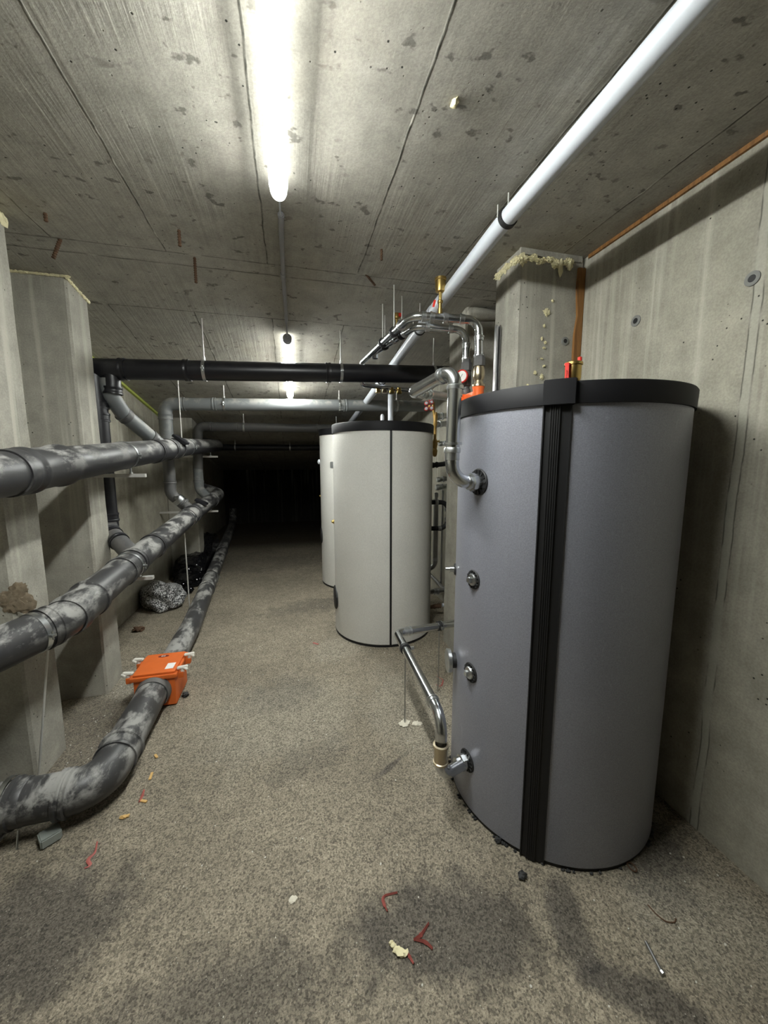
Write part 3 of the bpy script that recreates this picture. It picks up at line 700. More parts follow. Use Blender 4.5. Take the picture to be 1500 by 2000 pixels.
# black seam strip with ribs
b = NB()
def arc_bar(bm, c, r0, r1, a0, a1, z0, z1, n=4):
    vs = []
    for k in range(n + 1):
        a = R(a0 + (a1 - a0) * k / n); ca, sa = math.cos(a), math.sin(a)
        vs.append([bm.verts.new((c[0] + ca * rr, c[1] + sa * rr, z)) for rr, z in ((r0, z0), (r1, z0), (r1, z1), (r0, z1))])
    for k in range(n):
        for i in range(4): bm.faces.new((vs[k][i], vs[k][(i + 1) % 4], vs[k + 1][(i + 1) % 4], vs[k + 1][i]))
    bm.faces.new(vs[0]); bm.faces.new(vs[-1][::-1])
arc_bar(b, TC, TR - .01, TR + .004, -136.8, -125.8, .004, 1.803)
for a in (-133.8, -132.9, -132.0, -131.1, -130.3): arc_bar(b, TC, TR, TR + .013, a - .2, a + .2, .006, 1.803, 1)
arc_bar(b, TC, TR, TR + .012, -136.9, -136.4, .006, 1.803, 1); arc_bar(b, TC, TR, TR + .008, -126.2, -125.7, .006, 1.803, 1)
arc_bar(b, TC, TR, TR + .009, -134.3, -129.8, .006, 1.803, 3)
obj('seam_strip', b, M['strip'], big, False)
b = NB(); arc_bar(b, TC, TR, TR + .026, -136.9, -124.6, 1.797, 1.884, 6); bmesh.ops.bevel(b, geom=list(b.edges), offset=.003, segments=2, affect='EDGES')
obj('strip_cap', b, M['lid'], big)
def radial(c, r, ang, z): a = R(ang); n = Vector((math.cos(a), math.sin(a), 0)); return Vector((c[0], c[1], z)) + n * r, n
def rosette(parent, c, r, ang, z, rr, name='rosette'):
    P, n = radial(c, r, ang, z); b = NB(); lathe(b, P - n * .012, n, [(0, rr), (.014, rr), (.017, rr * .93), (.015, rr * .6), (.014, rr * .5)], 40)
    for k in range(14):
        a_, b_ = frame(n); q = P + (a_ * math.cos(k * .449) + b_ * math.sin(k * .449)) * rr * .78 + n * .004; obox(b, q, n * .004, (a_ * math.cos(k * .449) + b_ * math.sin(k * .449)) * rr * .14, (a_ * -math.sin(k * .449) + b_ * math.cos(k * .449)) * .003)
    return obj(name, b, M['rub'], parent), P, n
for z, rr in ((1.103, .042), (.675, .044)):
    o, P, n = rosette(big, TC, TR, -171.5, z, rr)
    b = NB(); lathe(b, P, n, [(0, rr * .66), (.008, rr * .64), (.013, rr * .58), (.016, .01)], 28)
    a_, b_ = frame(n); obox(b, P + n * .021, n * .009, a_ * .011, b_ * .011, .002)
    obj('screw_plug', b, M['steel2'], o)
for z, rr in ((1.523, .056), (.238, .05)): rosette(big, TC, TR, -170 if z > 1 else -172.3, z, rr)
o, P, n = rosette(big, TC, TR, 158, 1.08, .03)
b = NB(); lathe(b, P, n, [(0, .014), (.03, .014), (.03, .010), (.05, .008)], 14); obj('sensor_plug', b, M['steel2'], o)
P, n = radial(TC, TR, 167, .64); b = NB(); lathe(b, P, n, [(0, .03), (.022, .03), (.024, .055), (.04, .056), (.044, .052), (.044, .04)], 36); o = obj('thermometer', b, M['steel2'], big)
b = NB(); lathe(b, P + n * .0, n, [(.0, .036), (.018, .036)], 24); obj('collar', b, M['rub'], o)

# air vent with red lever on the tank
th = thing('air_vent', 'brass air vent with red lever on top of the big grey tank', 'vent valve', (1.20, 1.44, 1.877))
vx, vy = 1.20, 1.44
vz = 1.865
b = NB(); lathe(b, (vx, vy, vz), (0, 0, 1), [(0, .02), (.03, .02), (.035, .016), (.05, .016), (.052, .022), (.066, .022), (.068, .014), (.078, .014), (.085, .028), (.098, .033), (.15, .033), (.153, .037), (.163, .037), (.166, .034), (.17, .012)], 32); obj('valve_body', b, M['brass'], th)
b = NB(); lathe(b, (vx + .022, vy - .01, vz + .163), (0, 0, 1), [(0, .008), (.004, .009), (.022, .009), (.024, .006)], 14); obj('vent_cap', b, M['red'], th)
b = NB(); obox(b, (vx - .046, vy - .02, vz + .105), (.002, .004, .05), (.008, .010, 0), (.006, -.005, .0006), .002); obox(b, (vx - .04, vy - .016, vz + .15), (.012, .006, 0), (-.005, .008, 0), (0, 0, .006), .002); lv = obj('lever', b, M['red'], th)
b = NB()
for k in range(5): obox(b, (vx - .0535, vy - .0265, vz + .085 + k * .009), (.0007, -.0005, 0), (.0035, .0045, 0), (0, 0, .0025))
obj('lever_marking', b, M['ink'], lv, False)

def white_tank(c, zt, label, seam_ang, sensor_label):
    th = thing('storage_tank', label, 'tank', (c[0], c[1], 0), 'off-white storage tanks'); r = .466
    b = NB(); lathe(b, (c[0], c[1], .012), (0, 0, 1), [(0, r - .012), (.012, r), (zt - .085, r), (zt - .08, r - .02)], 120); obj('jacket', b, M['tankw'], th)
    b = NB(); lathe(b, (c[0], c[1], 0), (0, 0, 1), [(0, r), (.013, r), (.014, r - .01)], 96); obj('base_rim', b, M['strip'], th)
    b = NB(); lathe(b, (c[0], c[1], zt - .078), (0, 0, 1), [(0, r - .01), (0, r + .006), (.07, r + .008), (.078, r + .003), (.078, .01)], 120); obj('lid', b, M['lid'], th)
    b = NB(); arc_bar(b, c, r - .01, r + .004, seam_ang - 1.05, seam_ang + 1.05, .004, zt - .078, 2); obj('seam_strip', b, M['strip'], th, False)
    b = NB(); arc_bar(b, c, r + .0, r + .0015, seam_ang + 1.5, seam_ang + 2.3, .02, zt - .085, 2); obj('seam_edge', b, M['tankw'], th, False)
    return th
W1 = (.857, 3.481); W2 = (.857, 5.02)
w1 = white_tank(W1, 1.945, 'off-white cylindrical tank with black vertical seam, standing behind the big grey tank', -95.5, '')
w2 = white_tank(W2, 2.03, 'off-white cylindrical tank half hidden behind the nearer white one', -20, '')
P, n = radial(W1, .466, -180.5, .33); b = NB(); lathe(b, P - n * .01, n, [(0, .115), (.014, .112), (.02, .1), (.021, .01)], 40); obj('inspection_flange', b, M['rub'], w1)
P, n = radial(W2, .466, -182, .64); b = NB(); lathe(b, P - n * .01, n, [(0, .11), (.014, .107), (.02, .1), (.021, .01)], 40); obj('inspection_flange', b, M['rub'], w2)
P, n = radial(W1, .466, 176.5, 1.585); b = NB(); obox(b, P + n * .012, n * .014, (0, .015, 0), (0, 0, .03), .003); obj('sensor_clip', b, M['steel2'], w1)
P, n = radial(W1, .466, 176.5, 1.057); b = NB(); lathe(b, P - n * .002, n, [(0, .02), (.012, .02), (.014, .012), (.026, .012)], 14); obj('sensor_pocket', b, M['brass'], w1)
P, n = radial(W2, .466, 176, 1.62); b = NB(); lathe(b, P - n * .002, n, [(0, .035), (.02, .032), (.03, .02), (.034, .004)], 18); obj('socket_cap', b, M['white'], w2)
P, n = radial(W2, .466, 176, 1.17); b = NB(); lathe(b, P - n * .002, n, [(0, .015), (.016, .012)], 14); obj('sensor_pocket', b, M['brass'], w2)

# ------------------------------------------------------------------ steel connection pipes of the grey tank
def press(bm, P, d, r, w_=.028):
    """press fitting end: bead and short sleeve"""
    P = Vector(P); d = Vector(d).normalized(); return lathe(bm, P, d, [(0, r), (0, r + .0025), (w_ * .55, r + .0025), (w_ * .6, r + .006), (w_ * .9, r + .006), (w_, r + .002), (w_, r)], 28, False)
th = thing('steel_feed_pipe', 'polished steel pipe rising from the top port of the big grey tank', 'pipe', (.64, 1.42, 1.5))
Ps, n = radial(TC, TR, -170, 1.523)
pr = .027
e1 = Ps + n * .135; e2 = Vector((.645, 1.425, 1.968)); e1 = Vector((.630, 1.405, 1.528)); e3 = Vector((.562, 1.70, 1.925)); e4 = Vector((.97, 2.13, 1.985))
b = NB(); sweep(b, [tuple(Ps - n * .02), tuple(e1), tuple(e2), tuple(e3), tuple(lerp(e3, e4, .12))], pr, [.075, .06, .045], 32, 12); obj('pipe', b, M['steel'], th)
b = NB(); press(b, e1 + Vector((0, 0, .085)), (0, 0, 1), pr, .05); lathe(b, e1 + Vector((.002, .003, .145)), (0, 0, 1), [(0, pr), (.0, pr + .010), (.008, pr + .010), (.008, pr)], 28, False); obj('press_fitting', b, M['steel2'], th)
b = NB(); press(b, e2 - Vector((0, 0, .105)), (0, 0, 1), pr, .045); press(b, lerp(e2, e3, .2), e3 - e2, pr, .035); obj('press_fitting', b, M['steel2'], th)
b = NB(); lathe(b, Ps - n * .01, n, [(0, .034), (.03, .034), (.032, .038), (.05, .038), (.052, .03), (.066, .03), (.07, pr)], 8); obj('union_nut', b, M['steel2'], th)
b = NB(); sweep(b, [tuple(lerp(e3, e4, .1)), tuple(e4)], .021, .1, 28); rp = obj('reduced_pipe', b, M['steeld'], th)
b = NB(); press(b, lerp(e3, e4, .10), e4 - e3, .021, .05); press(b, lerp(e3, e4, .24), e4 - e3, .021, .05); obj('press_fitting', b, M['steel2'], rp)

th = thing('steel_return_pipe', 'polished steel pipe from the bottom port of the big grey tank', 'pipe', (.65, 1.6, .0))
Ps, n = radial(TC, TR, -172.3, .238)
g1 = Vector((.600, 1.385, .235)); g2 = Vector((.612, 1.41, .495)); g3 = Vector((.655, 2.27, .49)); g4 = Vector((1.25, 2.35, .482))
b = NB(); sweep(b, [tuple(Ps - n * .02), tuple(g1), tuple(g2), tuple(g3), tuple(g4)], .0255, [.06, .085, .045], 32, 12); obj('pipe', b, M['steel'], th)
b = NB()
lathe(b, g1 + Vector((0, 0, .07)), (0, 0, 1), [(0, .0255), (0, .033), (.008, .033), (.01, .029), (.075, .029), (.077, .034), (.088, .034), (.09, .0255)], 28, False); obj('press_fitting', b, M['bronze'], th)
b = NB(); press(b, lerp(g2, g3, .12), g3 - g2, .0255, .03); press(b, lerp(g3, g4, .08), g4 - g3, .0255, .04); press(b, lerp(g3, g4, .14), g4 - g3, .0255, .02); obj('press_fitting', b, M['steel2'], th)
b = NB(); lathe(b, Ps - n * .01, n, [(0, .032), (.028, .032), (.03, .036), (.046, .036), (.05, .028), (.07, .027)], 8); obj('union_nut', b, M['steel2'], th)
for P, d, x, y in ((lerp(g2, g3, .745), g3 - g2, .65, 2.05), (lerp(g3, g4, .53), g4 - g3, .975, 2.33)):
    b = NB(); ringband(b, P, d, .0255, .025, .007); cp = obj('pipe_clamp', b, M['rub'], th)
    b = NB(); ringband(b, P + d.normalized() * .018, d, .027, .008, .005); side = d.normalized().cross(Vector((0, 0, 1))); obox(b, P + side * .042, side * .012, d.normalized() * .006, (0, 0, .008)); obj('clamp_band', b, M['steel2'], cp)
    b = NB(); cyl(b, (P.x, P.y, P.z - .03), (P.x, P.y, 0), .004, 8); cyl(b, (P.x, P.y, .10), (P.x, P.y, .02), .006, 8); obj('support_rod', b, M['steeld'], cp)
    if x < .9:
        b = NB(); blob(b, (P.x, P.y, .0), (.035, .03, .012), 3, 3, .6); blob(b, (P.x + .07, P.y - .02, .0), (.03, .02, .008), 6, 3, .6); solo('mortar_patch', b, M['plaster'], 'small pale mortar patch on the floor at the foot of a steel rod', 'mortar patch')

# ------------------------------------------------------------------ manifold pipes behind the grey tank
th = thing('steel_manifold_pipe', 'bright steel pipe loop with brass air vent, nearer of the pair under the ceiling', 'pipe', (1.14, 2.2, 1.95), 'pair of steel pipe loops')
mr = .025
m0 = Vector((1.137, 2.17, 2.065)); m1 = Vector((1.137, 2.19, 2.455)); m2 = Vector((.735, 2.27, 2.475)); m3 = Vector((.64, 3.32, 2.47))
b = NB(); sweep(b, [tuple(m0), tuple(m1), tuple(m2), tuple(m3)], mr, [.075, .09], 28, 10); obj('pipe', b, M['steel'], th)
b = NB()
for P, d in ((m0 + Vector((0, .01, .16)), (0, 0, 1)), (m0 + Vector((0, .012, .27)), (0, 0, 1)), (lerp(m1, m2, .22), m2 - m1), (lerp(m1, m2, .46), m2 - m1), (lerp(m1, m2, .66), m2 - m1), (lerp(m1, m2, .78), m2 - m1), (lerp(m2, m3, .14), m3 - m2)): press(b, P, d, mr, .03)
obj('press_fitting', b, M['steel2'], th)
b = NB(); lathe(b, m0 + Vector((0, .0, .12)), (0, 0, 1), [(0, .03), (.0, .036), (.05, .036), (.052, .03), (.06, .028)], 8); obj('union_nut', b, M['dgrey'], th)
b = NB(); lathe(b, m0 + Vector((0, 0, .0)), (0, 0, 1), [(0, .038), (.012, .038), (.014, .03), (.02, .028), (.035, .024), (.045, .032), (.07, .036), (.10, .034), (.12, .028)], 20); obj('ball_valve', b, M['bronze'], th)
P = lerp(m1, m2, .58); b = NB(); lathe(b, P + Vector((0, 0, mr - .004)), (0, 0, 1), [(0, .014), (.03, .014), (.03, .011), (.06, .011), (.062, .016), (.075, .016), (.08, .010), (.12, .010), (.125, .028), (.15, .031), (.185, .031), (.187, .035), (.2, .035), (.203, .01)], 24); av = obj('air_vent', b, M['brass'], th)
b = NB(); obox(b, P + Vector((-.03, .02, .085)), (.006, .004, .02), (.006, -.003, 0), (0, .0, .003), .001); obj('lever', b, M['red'], av)
for k, (x, y) in ((.28, (.711, 2.56)), (.5, (.69, 2.8))):
    P = lerp(m2, m3, k); d = (m3 - m2); b = NB(); ringband(b, P, d, mr, .022, .008); cp = obj('pipe_clamp', b, M['rub'], th)
    b = NB(); cyl(b, P + Vector((0, 0, mr)), (P.x, P.y, ceil_z(P.y)), .004, 8); obj('hanger_rod', b, M['zinc'], cp)

th = thing('steel_manifold_pipe', 'bright steel pipe loop with round red-rimmed gauge, farther of the pair under the ceiling', 'pipe', (1.165, 2.4, 1.95), 'pair of steel pipe loops')
k0 = Vector((1.165, 2.40, 2.07)); k1 = Vector((1.165, 2.42, 2.475)); k2 = Vector((.84, 2.50, 2.50)); k3 = Vector((.70, 3.10, 2.49)); k4 = Vector((.70, 3.1, 2.40))
b = NB(); sweep(b, [tuple(k0), tuple(k1), tuple(k2), tuple(k3), (.70, 3.10, 2.44)], .023, [.075, .07, .02], 28, 10); obj('pipe', b, M['steel'], th)
b = NB()
for P, d in ((k0 + Vector((0, .01, .20)), (0, 0, 1)), (k0 + Vector((0, .012, .29)), (0, 0, 1)), (lerp(k1, k2, .26), k2 - k1), (lerp(k1, k2, .72), k2 - k1), (lerp(k2, k3, .2), k3 - k2), (lerp(k2, k3, .3), k3 - k2), (lerp(k2, k3, .45), k3 - k2)): press(b, P, d, .023, .03)
obj('press_fitting', b, M['steel2'], th)
b = NB(); lathe(b, k0 + Vector((0, 0, .14)), (0, 0, 1), [(0, .028), (0, .038), (.05, .038), (.052, .03), (.07, .028), (.075, .025)], 8); obj('union_nut', b, M['dgrey'], th)
b = NB(); lathe(b, k0 + Vector((0, 0, -.03)), (0, 0, 1), [(0, .03), (.012, .036), (.05, .03), (.055, .024), (.07, .024), (.075, .034), (.12, .035), (.17, .03)], 16); obj('ball_valve', b, M['dgrey'], th)
gp = k0 + Vector((-.035, -.03, .095)); gn = Vector((-.75, -.62, .0)).normalized()
b = NB(); lathe(b, gp, gn, [(0, .012), (.01, .02), (.012, .042), (.028, .042), (.03, .038), (.026, .034)], 32); ga = obj('gauge', b, M['red'], th)
b = NB(); lathe(b, gp + gn * .0262, gn, [(0, .034), (.001, .034)], 28); dl = obj('gauge_dial', b, M['paper'], ga)
a_, b_ = frame(gn); b = NB(); obox(b, gp + gn * .029, a_ * .0012, (b_ * .8 + a_ * .5) * .016, gn * .0006); obj('gauge_needle', b, M['strip'], dl, False)
b = NB(); cyl(b, k0 + Vector((-.01, 0, .10)), gp, .009, 10); obj('gauge_stem', b, M['bronze'], ga)
P = lerp(k2, k3, .42); b = NB(); lathe(b, P + Vector((0, 0, .02)), (0, 0, 1), [(0, .012), (.02, .012), (.02, .009), (.05, .009), (.055, .014), (.07, .014), (.075, .009), (.11, .009), (.115, .024), (.14, .026), (.15, .02)], 20); av = obj('air_vent', b, M['brass'], th)
b = NB(); obox(b, P + Vector((.02, -.02, .155)), (.012, .003, 0), (0, .008, 0), (0, 0, .012), .002); obj('vent_cap', b, M['red'], av)
for k in (.3, .72):
    P = lerp(k2, k3, k); d = (k3 - k2); b = NB(); ringband(b, P, d, .023, .022, .008); cp = obj('pipe_clamp', b, M['rub'], th)
    b = NB(); cyl(b, P + Vector((0, 0, .023)), (P.x, P.y, ceil_z(P.y)), .004, 8); obj('hanger_rod', b, M['zinc'], cp)

th = thing('manifold_bar', 'orange painted steel bar joining the bottoms of the two valved pipes', 'manifold', (1.1, 2.3, 1.93))
b = NB(); obox(b, (1.10, 2.33, 2.02), (.085, .0, 0), (0, .03, 0), (0, 0, .022), .006); obj('bar', b, M['orange2'], th)
b = NB(); lathe(b, (1.137, 2.17, 1.995), (0, 0, 1), [(0, .033), (.045, .033), (.068, .038)], 24); obox(b, (1.137, 2.25, 2.02), (.028, 0, 0), (0, .08, 0), (0, 0, .02), .004); lathe(b, (1.165, 2.40, 1.995), (0, 0, 1), [(0, .03), (.05, .033)], 20); obj('socket_stub', b, M['orange2'], th)

# small fittings under the black cross pipe
th = thing('distribution_pipe', 'small steel pipe with brass drain cocks seen just below the black cross pipe', 'pipe', (.75, 3.4, 2.3))
b = NB(); sweep(b, [(.64, 3.36, 2.47), (.64, 3.40, 2.29), (.92, 3.44, 2.285), (1.2, 3.5, 2.28)], .02, .04, 20); obj('pipe', b, M['steel'], th)
for x in (.80, .86, .93, 1.0):
    b = NB(); lathe(b, (x, 3.435, 2.285), (0, -.2, -1), [(0, .018), (.03, .018), (.032, .024), (.05, .024), (.052, .01)], 12); obj('drain_cock', b, M['brass'] if x != .86 else M['bronze'], th)
# white riser behind white tank
for x, y, r_, z1, lab in ((1.085, 4.05, .029, 2.36, 'white vertical riser pipe rising behind the nearer white tank'), (.98, 4.0, .02, 2.12, 'short white pipe stub just above the nearer white tank lid')):
    b = NB(); lathe(b, (x, y, 0), (0, 0, 1), [(0, r_), (z1 - .02, r_), (z1, r_ * .6)], 20); solo('riser_pipe', b, M['white'], lab, 'pipe')

# ------------------------------------------------------------------ wall-side pipework between the tanks
def q(x, y, Y): return at(x, y, Y=Y)
WY = 3.62
th = thing('brass_fill_station', 'brass valve column with red and white knobs beside the white tank', 'valve', tuple(q(848, 900, WY)))
pts = [q(848, 800, WY), q(849, 850, WY), q(850, 878, WY), q(846, 890, WY)]
b = NB(); lathe(b, q(849, 892, WY), (0, 0, 1), [(0, .012), (.02, .022), (.06, .028), (.08, .02), (.12, .028), (.16, .022), (.18, .014), (.30, .014), (.32, .022), (.36, .018), (.40, .024), (.44, .016)], 14); obj('valve_body', b, M['copper'], th)
b = NB(); lathe(b, q(849, 880, WY), (-1, -.3, .3), [(0, .016), (.03, .02), (.05, .014)], 12); lathe(b, q(849, 862, WY), (1, -.5, 0), [(0, .01), (.04, .01), (.042, .016), (.05, .016)], 12); obj('side_port', b, M['brass'], th)
for x, y in ((833, 788), (843, 786), (833, 799), (843, 798), (841, 780)):
    P = q(x, y, WY - .05); b = NB(); lathe(b, P, (-.4, -1, .1), [(0, .022), (.02, .02)], 14); kb = obj('knob', b, M['red'], th)
    b = NB(); lathe(b, P, (-.4, -1, .1), [(.019, .015), (.026, .012)], 14); obj('knob_face', b, M['white'], kb)
b = NB(); cyl(b, q(838, 793, WY - .03), q(846, 800, WY + .02), .012, 10); cyl(b, q(846, 785, WY), q(848, 812, WY), .014, 12); obj('stem', b, M['copper'], th)
# short stubs coming out of the right wall
i = 0
specs = [(866, 813, .036, 'steel', 'thick bright steel wall stub, topmost between the tanks'),
         (862, 829, .034, 'steeld', 'dark steel wall stub with collar just below the topmost one'),
         (872, 866, .026, 'white', 'white insulated wall stub between the tanks'),
         (856, 908, .030, 'rub', 'black wall stub with clamp between the tanks'),
         (868, 936, .028, 'steeld', 'grey steel wall stub below the black one'),
         (866, 951, .032, 'steel2', 'zinc elbow stub just above the black looped pipe')]
for x, y, r_, mt, lab in specs:
    A_ = q(x - 13, y + 1, 3.64); B_ = q(x + 22, y - 3, 3.66); th = thing('pipe_stub', lab, 'pipe', tuple(A_), 'short pipes by the wall between the tanks')
    d = B_ - A_; b = NB(); sweep(b, [tuple(A_), tuple(B_), tuple(B_ + Vector((.05, .25, 0)))], r_ * .8, .05, 20); obj('pipe', b, M[mt], th)
    b = NB(); lathe(b, A_ - d.normalized() * .01, d, [(0, r_ * .7), (.006, r_ * .9), (.03, r_), (.036, r_ * .8), (.06, r_ * .8), (.062, r_ * 1.05), (.075, r_ * 1.05), (.077, r_ * .8)], 18); obj('fitting', b, M['steel2'] if mt != 'rub' else M['rub'], th)
# shadows gap: wall rails carrying the stubs
# vertical risers
for x0, y0, x1, y1, r_, lab in ((852, 975, 850, 1092, .026, 'thin steel riser bending left at its foot behind the white tank'),):
    A_ = q(x0, y0, 3.72); B_ = q(x1, y1, 3.72); th = thing('wall_riser', lab, 'pipe', tuple(B_), 'thin wall risers between the tanks')
    b = NB(); sweep(b, [tuple(A_), tuple(B_ - Vector((0, 0, .07))), tuple(B_ + Vector((-.12, .0, -.13)))], r_, .08, 20); obj('pipe', b, M['steeld'], th)
    b = NB(); collar(b, B_ + Vector((0, 0, .0)), (0, 0, 1), r_, .03, .004, 18); collar(b, A_ - Vector((0, 0, .03)), (0, 0, 1), r_, .05, .006, 18); obj('coupling', b, M['steel2'], th)
A_ = q(875, 958, 3.75); B_ = q(870, 1166, 3.75); th = thing('wall_riser', 'slim steel riser nearest the right wall in the gap between the tanks', 'pipe', tuple(B_), 'thin wall risers between the tanks')
b = NB(); sweep(b, [tuple(A_), (B_.x, B_.y, B_.z)], .017, .1, 16); obj('pipe', b, M['steeld'], th)
b = NB(); cyl(b, A_ + Vector((-.045, .03, 0)), B_ + Vector((-.045, .03, .07)), .012, 12); obj('companion_pipe', b, M['steel'], th)
# black loop
th = thing('looped_pipe', 'black insulated D-shaped pipe loop beside the white tank', 'pipe', tuple(q(860, 1005, 3.6)))
b = NB(); sweep(b, [q(838, 981, 3.6), q(876, 981, 3.6), q(874, 1032, 3.6), q(838, 1032, 3.6)], .024, .09, 20); obj('pipe', b, M['rub'], th)
for x, y, d in ((873, 995, (0, 0, 1)), (873, 1015, (0, 0, 1)), (852, 981, (1, 0, 0)), (858, 1032, (1, 0, 0))):
    b = NB(); collar(b, q(x, y, 3.6), d, .024, .035, .004, 18); obj('coupling', b, M['steeld'], th)
b = NB(); lathe(b, q(852, 979, 3.6), (0, 0, 1), [(0, .018), (.03, .014), (.05, .02), (.08, .02), (.09, .008)], 14); obj('vent_screw', b, M['steel2'], th)
# low branch
th = thing('low_branch_pipe', 'grey steel branch pipe with a tee near the floor behind the white tank', 'pipe', tuple(q(865, 1150, 3.6)))
b = NB(); sweep(b, [q(838, 1156, 3.62), q(868, 1152, 3.62)], .026, .05, 20); sweep(b, [q(868, 1152, 3.62), q(846, 1128, 3.9), q(835, 1118, 4.0)], .02, .05, 20); obj('pipe', b, M['steeld'], th)
for x in (848, 855): b = NB(); collar(b, q(x, 1155, 3.62), (1, 0, 0), .026, .02, .007, 18); obj('coupling', b, M['steel2'], th)
th = thing('drain_tap', 'small brown drain tap with white cap near the floor behind the white tank', 'tap', tuple(q(855, 1184, 3.5)))
b = NB(); lathe(b, q(838, 1186, 3.5), (1, 0, .05), [(0, .016), (.04, .02), (.06, .024), (.09, .02), (.1, .026), (.11, .02), (.12, .026), (.13, .02)], 14); obj('tap_body', b, M['rust'], th)
b = NB(); lathe(b, q(864, 1182, 3.5), (1, 0, .05), [(0, .018), (.055, .018)], 16); obj('cap', b, M['white'], th)
b = NB(); A_ = q(876, 1126, 3.72); B_ = q(889, 1136, 3.2); obox(b, (A_ + B_) / 2, (B_ - A_) * .5, (0.012, 0, 0), (0, 0, .016)); solo('wall_rail', b, M['steeld'], 'short dark mounting rail on the wall in the gap between the tanks', 'rail', None, False)

# ------------------------------------------------------------------ rusty bar stubs in the ceiling
def stub(P, d, L_, r_, lab):
    b = NB(); pr = []; n = max(4, int(L_ / .012))
    for k in range(n): t0 = L_ * k / n; pr += [(t0, r_), (t0 + L_ / n * .4, r_ * 1.35), (t0 + L_ / n * .7, r_)]
    lathe(b, P, d, pr, 10); solo('rebar_stub', b, M['rust'], lab, 'rebar', 'rusty bar stubs in the ceiling')
stub((-1.08, 2.27, CZ + .01), (0, 0, -1), .05, .007, 'rusty bar stub in the ceiling corner above the left pillars')
stub((-.505, 2.26, CZ + .01), (0, 0, -1), .09, .007, 'rusty bar stub hanging left of the conduit, nearer of two in line')
stub((-.49, 2.52, CZ + .01), (0, 0, -1), .15, .007, 'long rusty bar stub hanging just past the ceiling joint')
stub((.53, 2.18, CZ + .01), (0, 0, -1), .07, .006, 'short rusty bar stub in the ceiling right of the conduit')
stub((.49, 2.47, CZ + .01), (.07, .06, -.03), .12, .006, 'rusty bar stub bent sideways at the ceiling joint')
stub((-1.13, 2.5, CZ + .01), (-.05, 0, -.12), .12, .008, 'grey rusty bar stub above the top of the second left pillar')
b = NB(); blob(b, (.56, 1.29, CZ - .004), (.012, .016, .012), 4, 2, .6); solo('foam_drip', b, M['foam'], 'pale foam drip stuck to a ceiling joint', 'foam')

# ------------------------------------------------------------------ bags and litter
b = NB()
ret = bmesh.ops.create_icosphere(b, subdivisions=5, radius=1)
for v in ret['verts']:
    c0 = v.co.copy(); k = 1 + .4 * noise.noise(c0 * 1.5 + Vector((5, 1, 0))) + .05 * noise.noise(c0 * 6)
    v.co = Vector((-1.46, 4.62, .11)) + Matrix.Rotation(.5, 3, 'Z') @ Vector((c0.x * .2 * k, c0.y * .3 * k, max(-.11, c0.z * .16 * k)))
solo('granulate_bag', b, M['gran'], 'clear bag full of speckled black and white granules on the floor by the left wall', 'bag')
b = NB()
for cx, cy, cz, sx, sy, sz, sd in ((-1.33, 6.5, .18, .3, .45, .26, 3), (-1.36, 5.75, .12, .26, .34, .19, 8), (-1.33, 5.5, .06, .2, .35, .1, 5)):
    ret = bmesh.ops.create_icosphere(b, subdivisions=5, radius=1)
    for v in ret['verts']:
        c0 = v.co.copy(); k = 1 + .25 * noise.noise(c0 * 1.6 + Vector((sd, 1, 0))) + .16 * abs(noise.noise(c0 * 4.5 + Vector((sd, 0, 0)))) + .06 * abs(noise.noise(c0 * 11))
        v.co = Vector((cx, cy, cz)) + Vector((c0.x * sx * k, c0.y * sy * k, max(-cz, c0.z * sz * k)))
    for v in ret['verts']:
        lim = -1.0 - (v.co.y - 4) * .045 - .1
        if v.co.x > lim: v.co.x = lim
        if v.co.x < -1.6: v.co.x = -1.6
solo('bin_bag', b, M['bag'], 'crumpled shiny black plastic bag between floor pipe and left wall', 'bag')
b = NB(); blob(b, (-1.27, 5.0, .04), (.05, .13, .04), 17, 4, .5, 3); solo('plastic_scrap', b, M['bag'], 'small black plastic scrap beside the speckled granule bag', 'scrap')

def strip_curve(name, pts, wd, th_, mat, lab, cat, grp=None):
    b = NB(); P = fillet(pts, .03, 5) if len(pts) > 2 else [Vector(p) for p in pts]; prev = None; n = len(P)
    for i, p in enumerate(P):
        d = (P[min(i + 1, n - 1)] - P[max(i - 1, 0)]).normalized(); s = d.cross(Vector((0, 0, 1))).normalized(); w_ = wd * (.35 + .65 * math.sin(PI * (i + .5) / n))
        ring = [b.verts.new(p + s * w_ + Vector((0, 0, .002))), b.verts.new(p + Vector((0, 0, th_))), b.verts.new(p - s * w_ + Vector((0, 0, .001))), b.verts.new(p)]
        if prev:
            for k in range(4): b.faces.new((prev[k], prev[(k + 1) % 4], ring[(k + 1) % 4], ring[k]))
        else: b.faces.new(ring)
        prev = ring
    b.faces.new(prev[::-1]); return solo(name, b, mat, lab, cat, grp)
F = lambda x, y, z=.002: tuple(at(x, y, Z=0) + Vector((0, 0, z)))
PE = 'thin red peelings on the floor'
strip_curve('red_peel', [F(776, 1745), F(745, 1752), F(752, 1772), F(757, 1782)], .006, .008, M['pink'], 'curled dark red peel on the floor, left of the other foreground peels', 'peel', PE)
strip_curve('red_peel', [F(837, 1805), F(822, 1828), F(808, 1838)], .007, .010, M['pink'], 'straight red peel with thin tip, upper one beside the pale foam scrap', 'peel', PE)
strip_curve('red_peel', [F(812, 1838), F(832, 1842), F(845, 1856)], .006, .012, M['pink'], 'pinkish curved peel just right of the pale foam scrap', 'peel', PE)
strip_curve('red_peel', [F(795, 1860), F(800, 1870), F(808, 1884)], .007, .008, M['pink'], 'short red peel touching the end of the pale foam scrap', 'peel', PE)
strip_curve('red_peel', [F(272, 1568), F(278, 1555), F(281, 1545)], .010, .010, M['pink'], 'bright red peel beside the near floor pipe elbow', 'peel', PE)
